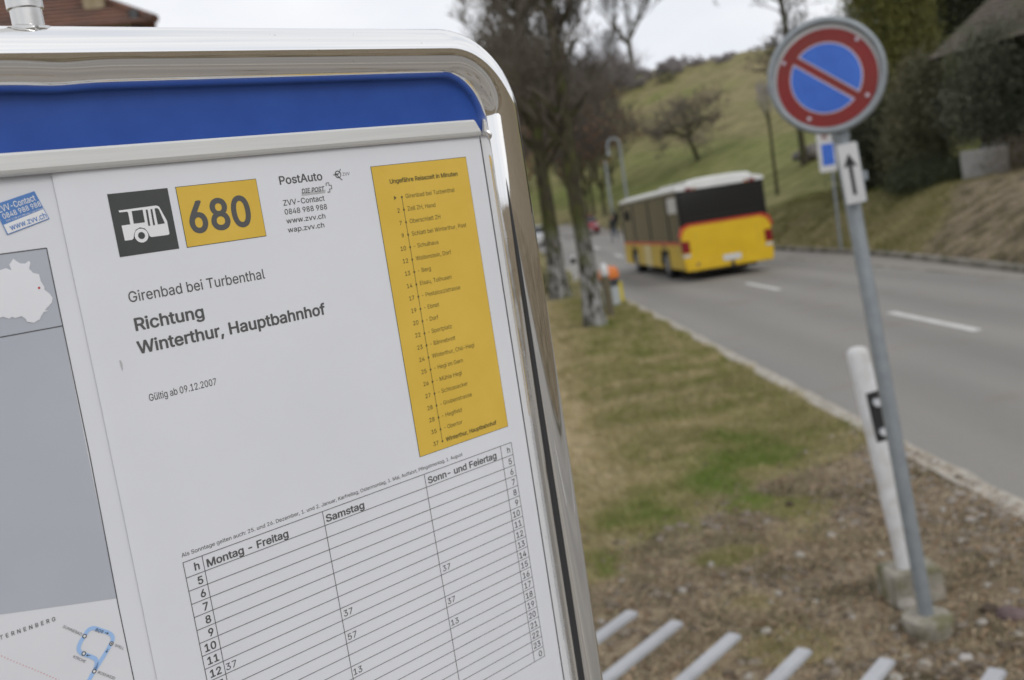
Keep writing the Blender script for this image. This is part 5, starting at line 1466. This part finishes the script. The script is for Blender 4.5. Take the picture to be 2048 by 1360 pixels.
# leafy masses -------------------------------------------------------
def leaf_mat(name, c1, c2, scale=1.2):
    m = noise_mat(name, c1, c2, scale=scale, rough=.7, lo=.32, hi=.68, detail=8)
    return m
M['yew'] = leaf_mat('yew_needles', (.020, .026, .012), (.062, .070, .030), 2.2)
M['thuja'] = leaf_mat('thuja_sprays', (.060, .068, .016), (.215, .205, .045), 1.8)
M['olive'] = leaf_mat('olive_leaves', (.060, .062, .030), (.20, .185, .10), 1.8)
M['greyleaf'] = leaf_mat('grey_green_leaves', (.040, .050, .028), (.155, .16, .105), 1.6)
M['ivy'] = leaf_mat('ivy_leaves', (.020, .028, .010), (.060, .072, .026), 2.5)
M['dead'] = leaf_mat('dry_stems', (.10, .08, .055), (.22, .175, .12), 3)
def leafy(name, loc, blobs, count, size, mat, label, cat, seed, group=None, stem=None, droop=0.0, aspect=.5, trunkmat='bark', partname='crown'):
    """blobs: (x, y, z, rx, ry, rz) ellipsoids relative to loc; leaves thrown through their outer shells in clumps"""
    rnd = random.Random(seed); o = empty(name, loc); tag(o, label, cat, group)
    vol = [b_[3] * b_[4] + b_[4] * b_[5] + b_[3] * b_[5] for b_ in blobs]; tot = sum(vol)
    v = []; f = []
    for b_, w_ in zip(blobs, vol):
        nb = int(count * w_ / tot); clumps = max(8, nb // 28)
        for c in range(clumps):
            d = Vector((rnd.gauss(0, 1), rnd.gauss(0, 1), rnd.gauss(0, 1))).normalized()
            rr = rnd.uniform(.55, 1.08)
            cs = 0
            cen = Vector((b_[0] + d.x * b_[3] * rr, b_[1] + d.y * b_[4] * rr, b_[2] + d.z * b_[5] * rr))
            cs = size * rnd.uniform(1.6, 3.4)
            for k in range(28):
                p = cen + Vector((rnd.gauss(0, cs), rnd.gauss(0, cs), rnd.gauss(0, cs * .8)))
                u_ = (d * .6 + Vector((rnd.gauss(0, .7), rnd.gauss(0, .7), rnd.gauss(0, .7) - droop))).normalized() * size * rnd.uniform(.5, 1.2)
                w2 = u_.orthogonal().normalized() * size * aspect * rnd.uniform(.6, 1.1)
                w2 = Quaternion(u_.normalized(), rnd.uniform(0, 6.28)) @ w2
                b0 = len(v); v += [p - u_ * .5, p + w2 * .5, p + u_ * .5, p - w2 * .5]; f.append((b0, b0 + 1, b0 + 2, b0 + 3))
    me = bpy.data.meshes.new(partname); me.from_pydata(v, [], f); me.update(); link(partname, me, M[mat], o)
    if stem:
        mb = MB()
        for (a, b_, r_) in stem: mb.tube([a, Vector(a).lerp(Vector(b_), .5), b_], [r_, r_ * .8, r_ * .4], 8)
        mb.build('trunk', M[trunkmat], o, smooth=50)
    return o
g = gz
def at_g(x, y): return (x, y, g(x, y))
# (positions are metres on the terrace above the right bank)
leafy('thuja_tree', at_g(16.6, 42), [(0, 0, 2.5, 1.0, 1.0, 2.8), (0, 0, 5.8, .95, .95, 3.0), (.1, 0, 8.6, .6, .6, 2.2)], 42000, .15, 'thuja', 'tall narrow yellow-green conifer just right of the round sign', 'conifer', 1, stem=[((0, 0, -.3), (0, 0, 9), .14)])
leafy('thuja_tree', at_g(18.2, 42.5), [(0, 0, 2.5, 1.1, 1.0, 2.8), (0, 0, 5.6, 1.0, .9, 2.8), (0, 0, 8.0, .75, .6, 2.2)], 42000, .15, 'thuja', 'yellow-green conifer beside the birch trunk, left of the house roof', 'conifer', 2, stem=[((0, 0, -.3), (0, 0, 8), .14)])
leafy('fir_tree', at_g(22.2, 46), [(0, 0, 4, 2.3, 1.9, 3.5), (0, 0, 8, 2.1, 1.7, 3.2), (0, 0, 11, 1.2, 1.0, 2.4)], 50000, .20, 'yew', 'dark green conifer rising behind the house roof', 'conifer', 3, stem=[((0, 0, -.3), (0, 0, 11), .2)])
leafy('yew_bush', at_g(14.5, 38.6), [(0, 0, 1.0, 1.1, 1.0, 1.35), (1.1, .3, 1.5, 1.2, 1.1, 1.9), (.2, .5, 2.0, .9, .9, 1.1), (2.2, .5, 1.3, 1.0, .9, 1.5)], 45000, .12, 'yew', 'very dark rounded evergreen bush behind the arrow plate', 'bush', 4, stem=[((0, 0, -.3), (0, 0, 1.5), .1), ((1.2, .3, -.3), (1.3, .3, 1.8), .1)])
leafy('drooping_bush', at_g(15.0, 35.2), [(0, 0, 1.2, .95, .9, 1.3), (.3, .2, 2.5, .9, .8, 1.2), (.5, .2, 3.6, .5, .5, .7)], 36000, .12, 'olive', 'olive green drooping evergreen bush below the roof corner', 'bush', 5, droop=.7, stem=[((0, 0, -.3), (.2, 0, 2.6), .08)])
leafy('laurel_shrub', at_g(15.6, 31.8), [(-.2, 0, 2.2, .75, .8, .9), (.6, -.2, 3.3, 1.1, .9, 1.1), (1.5, -.4, 2.2, 1.1, 1.0, 1.5), (1.4, -.4, 3.6, .9, .8, .9)], 40000, .13, 'greyleaf', 'large grey-green broadleaf shrub in front of the house', 'shrub', 6, aspect=.42, stem=[((.3, -.2, -.3), (.1, 0, 2.2), .07), ((.5, -.3, -.3), (1.3, -.6, 2.8), .07), ((.4, -.4, -.3), (1.8, -.8, 1.6), .05)])
leafy('low_ivy', at_g(14.0, 32.6), [(0, 0, .15, 1.0, 1.0, .40), (1.5, -1.0, .2, 1.5, 1.0, .45), (.6, 1.4, .3, 1.2, 1.0, .55)], 24000, .09, 'ivy', 'low dark green ground cover along the top of the right bank', 'ground cover', 7, partname='leaves')
leafy('dead_stems', at_g(15.6, 29.6), [(0, 0, .4, .9, .7, .6)], 5000, .10, 'dead', 'tangle of dry brown stems at the top of the right bank', 'shrub', 8, aspect=.12, partname='stems')
leafy('hedge', at_g(11.0, 74), [(-1.6, 0, .7, 1.3, .8, .9), (.3, 0, .75, 1.4, .8, .95), (2.2, .3, .7, 1.4, .8, .9)], 6000, .14, 'ivy', 'clipped dark hedge at the roadside behind the walking person', 'hedge', 9, partname='leaves')
leafy('roadside_bush', at_g(1.15, 33.5), [(0, 0, .45, .42, .4, .5)], 1500, .09, 'ivy', 'small dark green bush at the left of the farther trunk', 'bush', 10, partname='leaves')
leafy('crest_bush', (35.6, 190, gz(35.6, 190)), [(0, 0, .8, 1.6, 1.2, 1.3)], 1500, .25, 'yew', 'single dark bush on the skyline of the meadow', 'bush', 11, partname='leaves')
# birch stem between conifers and roof
bt = empty('birch_tree', (19.35, 45.5, gz(19.35, 45.5))); tag(bt, 'pale grey birch trunk standing between the conifer and the roof', 'tree')
mb = MB(); mb.tube([(0, 0, -.3), (-.1, 0, 4), (-.35, 0, 8), (-.6, 0, 12)], [.17, .15, .12, .08], 12); mb.build('trunk', noise_mat('birch_bark', (.18, .175, .165), (.36, .35, .33), scale=4, rough=.8, stretch=(1, 1, 3)), bt, smooth=50)
tmb = TreeMesh(); rb = random.Random(12)
for i in range(14): grow(tmb, rb, Vector((-.1 - .04 * i, 0, 5 + .5 * i)), Vector((rb.gauss(0, 1), rb.gauss(0, 1), .5)).normalized(), 1.5, .03, 2, 5, .1, .6, 3, .7, .15, .008)
me = bpy.data.meshes.new('crown'); me.from_pydata(tmb.fine_v, [], tmb.fine_f); link('crown', me, M['twig'], bt)
# rubble heap by the tall tree
rub = empty('stone_heap', (20.3, 63.0, gz(20.3, 63))); tag(rub, 'small grey heap of stones at the foot of the tall bare tree', 'stone heap')
rr = random.Random(3); M['stone'] = noise_mat('field_stone', (.14, .125, .115), (.24, .22, .20), scale=6, rough=.9)
def pebble(mb, c, s_, rnd, flat_=.7):
    ph = (1 + 5 ** .5) / 2
    ico = [(-1, ph, 0), (1, ph, 0), (-1, -ph, 0), (1, -ph, 0), (0, -1, ph), (0, 1, ph), (0, -1, -ph), (0, 1, -ph), (ph, 0, -1), (ph, 0, 1), (-ph, 0, -1), (-ph, 0, 1)]
    fc = [(0, 11, 5), (0, 5, 1), (0, 1, 7), (0, 7, 10), (0, 10, 11), (1, 5, 9), (5, 11, 4), (11, 10, 2), (10, 7, 6), (7, 1, 8), (3, 9, 4), (3, 4, 2), (3, 2, 6), (3, 6, 8), (3, 8, 9), (4, 9, 5), (2, 4, 11), (6, 2, 10), (8, 6, 7), (9, 8, 1)]
    q = Quaternion((rnd.random(), rnd.random(), rnd.random()), rnd.uniform(0, 6)); sc = Vector((rnd.uniform(.7, 1.2), rnd.uniform(.6, 1), rnd.uniform(.5, .9) * flat_))
    vs = []
    for p in ico:
        v_ = Vector(p) * .526; v_ *= rnd.uniform(.85, 1.12); v_ = Vector((v_.x * sc.x, v_.y * sc.y, v_.z * sc.z)); v_ = Quaternion((0, 0, 1), q.angle) @ v_
        vs.append(v_ * s_ + Vector(c))
    mb.add(vs, fc)
for i in range(26):
    mb = MB(); pebble(mb, (rr.gauss(0, .42), rr.gauss(0, .4), rr.uniform(.0, .9)), rr.uniform(.3, .5), rr, 1); mb.build('stone', M['stone'], rub, fix=False)

# ------------------------------------------------------------------ grass blades, gravel, stones on the near verge
def attr_mat(name, ramp_cols, rough=.8):
    m, n, l, b = new_mat(name)
    a = n.new('ShaderNodeAttribute'); a.attribute_name = 'tone'
    r = n.new('ShaderNodeValToRGB'); r.color_ramp.elements[0].color = (*ramp_cols[0], 1); r.color_ramp.elements[1].color = (*ramp_cols[-1], 1)
    for i, c in enumerate(ramp_cols[1:-1]): e = r.color_ramp.elements.new((i + 1) / (len(ramp_cols) - 1)); e.color = (*c, 1)
    l.new(a.outputs['Fac'], r.inputs['Fac']); l.new(r.outputs['Color'], b.inputs['Base Color']); b.inputs['Roughness'].default_value = rough
    b.inputs['Specular IOR Level'].default_value = .25
    return m
M['blade'] = attr_mat('grass_blades', [(.13, .20, .032), (.235, .26, .075), (.36, .315, .145), (.54, .45, .26), (.72, .61, .42)])
rnd = random.Random(9)
v = []; f = []; tone = []
N = 0
while N < 170000:
    y = 4.6 + 24 * rnd.random() ** 1.9; x = rnd.uniform(-.6, 3.10)
    if x > 3.02 + .05 * math.sin(y * 3): continue
    sw = soil_w(x, y)
    if rnd.random() < sw * .82: continue
    N += 1
    z = None
    g_, st_ = green_w(x, y), straw_w(x, y)
    nn = mnoise.noise(Vector((x * 1.7, y * 1.7, 5))) + .8 * mnoise.noise(Vector((x * 6.5, y * 5.5, 15)))
    t = .48 + .42 * st_ - .52 * g_ + .35 * nn + rnd.uniform(-.2, .25) + .35 * sw
    hgt = rnd.uniform(.022, .066) * (1 + .7 * mnoise.noise(Vector((x * 5, y * 5, 25)))) * (1.0 + .5 * st_) * (1 - .5 * sw) * (1 + max(0, y - 8) * .05)
    zz = road_z(y) - .03
    v0 = (x, y); tone.append(min(1, max(0, t)))
    f.append((x, y, hgt, st_))
# evaluate ground height on a coarse raster, then place the blades
gx0, gx1, gy0, gy1, st = -.8, 3.3, 4.4, 29.0, .08
nxg = int((gx1 - gx0) / st) + 2; nyg = int((gy1 - gy0) / st) + 2
GH = np.array([[ground_z(gx0 + i * st, gy0 + j * st) for i in range(nxg)] for j in range(nyg)])
def gh(x, y):
    a = (x - gx0) / st; b_ = (y - gy0) / st; i = min(nxg - 2, max(0, int(a))); j = min(nyg - 2, max(0, int(b_))); a -= i; b_ -= j
    return (GH[j, i] * (1 - a) + GH[j, i + 1] * a) * (1 - b_) + (GH[j + 1, i] * (1 - a) + GH[j + 1, i + 1] * a) * b_
vv = []; ff = []; tt = []
for (x, y, hgt, st_), t in zip(f, tone):
    z = gh(x, y) - .005; a = rnd.uniform(0, 6.28); w_ = .0022 * (1 + max(0, y - 5) * .12)
    lx, ly = rnd.gauss(-.5 * st_, .55) * hgt, rnd.gauss(-.3, .55) * hgt
    dx, dy = math.cos(a) * w_, math.sin(a) * w_; k = len(vv)
    vv += [(x - dx, y - dy, z), (x + dx, y + dy, z), (x + lx, y + ly, z + hgt)]; ff.append((k, k + 1, k + 2)); tt += [t] * 3
me = bpy.data.meshes.new('verge_grass'); me.from_pydata(vv, [], ff)
a_ = me.attributes.new('tone', 'FLOAT', 'POINT'); a_.data.foreach_set('value', np.array(tt, dtype=np.float32)); me.update()
tag(link('verge_grass', me, M['blade']), 'short winter grass with straw tufts on the verge', 'grass', kind='stuff')
# gravel and litter on the bare earth
M['gravel'] = attr_mat('gravel', [(.06, .045, .032), (.14, .11, .08), (.22, .185, .145), (.30, .27, .235), (.52, .50, .48)], .9)
mb = MB(); tones = []
rnd = random.Random(21); cnt = 0
while cnt < 5200:
    y = 2.9 + 6.2 * rnd.random() ** 1.3; x = rnd.uniform(-.3, 3.3)
    if y < gy0: zz = ground_z(x, y)
    else: zz = gh(x, y)
    nearroad = max(0, 1 - abs(x - 3.0) / .7)
    if x > 3.22 or rnd.random() > soil_w(x, y) + .05 or rnd.random() > .35 + nearroad + 1.6 * mnoise.noise(Vector((x * 1.2, y * 1.2, 53))) + .5 * smooth(4.6, 3.6, y): continue
    cnt += 1
    s_ = rnd.choice([.006, .008, .010, .013, .018, .027]) * rnd.uniform(.7, 1.3) * (1 + .5 * (rnd.random() < .05))
    k = len(mb.v); pebble(mb, (x, y, zz + s_ * .15), s_ * 1.3, rnd); tn = min(1, max(0, rnd.gauss(.34, .17) + .30 * nearroad + (.3 if rnd.random() < .03 else 0))); tones += [tn] * (len(mb.v) - k)
me = bpy.data.meshes.new('gravel'); me.from_pydata(mb.v, [], mb.f)
a_ = me.attributes.new('tone', 'FLOAT', 'POINT'); a_.data.foreach_set('value', np.array(tones, dtype=np.float32)); me.update()
tag(link('gravel', me, M['gravel']), 'fine gravel strewn over the bare earth by the sign posts', 'gravel', kind='stuff')
# dry stalks lying about
M['stalk'] = attr_mat('dry_stalks', [(.13, .085, .048), (.30, .225, .135), (.50, .40, .27)], .9)
vv = []; ff = []; tt = []
for i in range(45000):
    y = 3.0 + 6.6 * rnd.random() ** 1.2; x = rnd.uniform(-.3, 3.15)
    if rnd.random() > soil_w(x, y) * .9 + .1 or rnd.random() > .55 + 1.3 * mnoise.noise(Vector((x * 1.5, y * 1.5, 33))): continue
    z = (gh(x, y) if y > gy0 else ground_z(x, y)) + .003; a = rnd.gauss(.3, 1.0); L = rnd.uniform(.015, .085); w_ = rnd.uniform(.0012, .003)
    c, s_ = math.cos(a), math.sin(a); z2 = z + rnd.uniform(0, .022); k = len(vv); t = rnd.random()
    vv += [(x - s_ * w_, y + c * w_, z), (x + s_ * w_, y - c * w_, z + .001), (x + c * L + s_ * w_, y + s_ * L - c * w_, z2), (x + c * L - s_ * w_, y + s_ * L + c * w_, z2)]; ff.append((k, k + 1, k + 2, k + 3)); tt += [t] * 4
me = bpy.data.meshes.new('dry_stalks'); me.from_pydata(vv, [], ff)
a_ = me.attributes.new('tone', 'FLOAT', 'POINT'); a_.data.foreach_set('value', np.array(tt, dtype=np.float32)); me.update()
tag(link('dry_stalks', me, M['stalk']), 'dead grass stalks lying on the bare earth', 'dead grass', kind='stuff')
# dead leaves
vv = []; ff = []; tt = []
for i in range(3600):
    y = 3.0 + 6.4 * rnd.random() ** 1.1; x = rnd.uniform(-.3, 3.1)
    if rnd.random() > soil_w(x, y) * .95 + .06: continue
    z = (gh(x, y) if y > gy0 else ground_z(x, y)) + .006; a = rnd.uniform(0, 6.28); s_ = rnd.uniform(.010, .024)
    c, d_ = math.cos(a) * s_, math.sin(a) * s_; k = len(vv); t = rnd.random()
    vv += [(x - c, y - d_, z + rnd.uniform(0, .012)), (x + d_ * .6, y - c * .6, z), (x + c, y + d_, z + rnd.uniform(0, .014)), (x - d_ * .6, y + c * .6, z + .002)]; ff.append((k, k + 1, k + 2, k + 3)); tt += [t] * 4
me = bpy.data.meshes.new('leaf_litter'); me.from_pydata(vv, [], ff)
a_ = me.attributes.new('tone', 'FLOAT', 'POINT'); a_.data.foreach_set('value', np.array(tt, dtype=np.float32)); me.update()
tag(link('leaf_litter', me, attr_mat('dead_leaves', [(.09, .05, .03), (.24, .15, .085), (.40, .29, .19)], .85)), 'dead brown leaves scattered over the bare earth', 'leaf litter', kind='stuff')
# rough grass and scrub on the bank across the road
vv = []; ff = []; tt = []; n_ = 0
while n_ < 60000:
    y = 17 + 34 * rnd.random() ** 1.2; x = kerb_x(y) + .2 + 5.2 * rnd.random(); s_ = x - kerb_x(y)
    n_ += 1
    if rnd.random() < soil_w(x, y) * .8: continue
    z = ground_z(x, y) - .01; L = rnd.uniform(.05, .16) * (1.4 if mnoise.noise(Vector((x, y, 8))) > .1 else .8); a = rnd.uniform(0, 6.28); w_ = .008
    k = len(vv); t = min(1, max(0, .38 + .5 * mnoise.noise(Vector((x * .5, y * .5, 4))) + rnd.uniform(-.2, .2) + .4 * soil_w(x, y)))
    vv += [(x - math.cos(a) * w_, y - math.sin(a) * w_, z), (x + math.cos(a) * w_, y + math.sin(a) * w_, z), (x + rnd.gauss(-.3, .5) * L, y + rnd.gauss(0, .5) * L, z + L)]; ff.append((k, k + 1, k + 2)); tt += [t] * 3
me = bpy.data.meshes.new('bank_grass'); me.from_pydata(vv, [], ff)
a_ = me.attributes.new('tone', 'FLOAT', 'POINT'); a_.data.foreach_set('value', np.array(tt, dtype=np.float32)); me.update()
tag(link('bank_grass', me, attr_mat('bank_blades', [(.10, .125, .026), (.165, .165, .05), (.24, .21, .095), (.36, .30, .18)])), 'rough tufted grass on the bank beyond the far kerb', 'grass', kind='stuff')
# single stones large enough to pick out
M['pale_stone'] = noise_mat('pale_stone', (.26, .24, .20), (.44, .41, .37), scale=20, rough=.85)
M['red_stone'] = noise_mat('purple_brown_stone', (.10, .065, .065), (.17, .12, .115), scale=14, rough=.85)
def stone(x, y, s_, mat, label, group=None, seed=0, up_=.35):
    r2 = random.Random(seed); mb = MB(); pebble(mb, (0, 0, s_ * up_ * .5), s_ * 1.1, r2, .95)
    bm = bmesh.new(); me = mb.mesh('stone', fix=False); bm.from_mesh(me); bmesh.ops.subdivide_edges(bm, edges=bm.edges, cuts=1, use_grid_fill=True, smooth=.6); bm.to_mesh(me); bm.free(); smooth_mesh(me, 60)
    o = link('stone', me, M[mat]); o.location = (x, y, ground_z(x, y)); tag(o, label, 'stone', group); return o
stone(1.885, 5.13, .048, 'pale_stone', 'round white stone between the two concrete feet', seed=2, up_=1.0)
stone(2.31, 4.84, .07, 'red_stone', 'purplish brown stone chunk right of the sign foot', seed=5, up_=.2)
rs_ = random.Random(31)
spots = [(1.78, 4.98), (1.56, 5.15), (1.50, 5.35), (1.42, 5.05), (1.30, 5.55), (1.18, 5.5), (1.62, 4.62), (1.72, 4.50), (1.86, 4.48), (1.1, 5.0), (.55, 5.2), (2.1, 4.9), (2.2, 4.6), (2.35, 5.2), (2.5, 5.5), (2.6, 6.0), (1.6, 6.1), (1.0, 6.1), (.8, 5.8), (.45, 6.1), (2.1, 5.9), (2.7, 6.6), (1.45, 4.25), (.9, 4.5), (2.45, 4.75), (1.95, 6.5), (.3, 5.55)]
for i, (x, y) in enumerate(spots):
    x += rs_.uniform(-.05, .05); y += rs_.uniform(-.08, .08)
    stone(x, y, rs_.uniform(.018, .034), 'pale_stone', 'small pale pebble lying loose on the brown earth of the verge', 'pale pebbles on the bare earth', seed=100 + i)
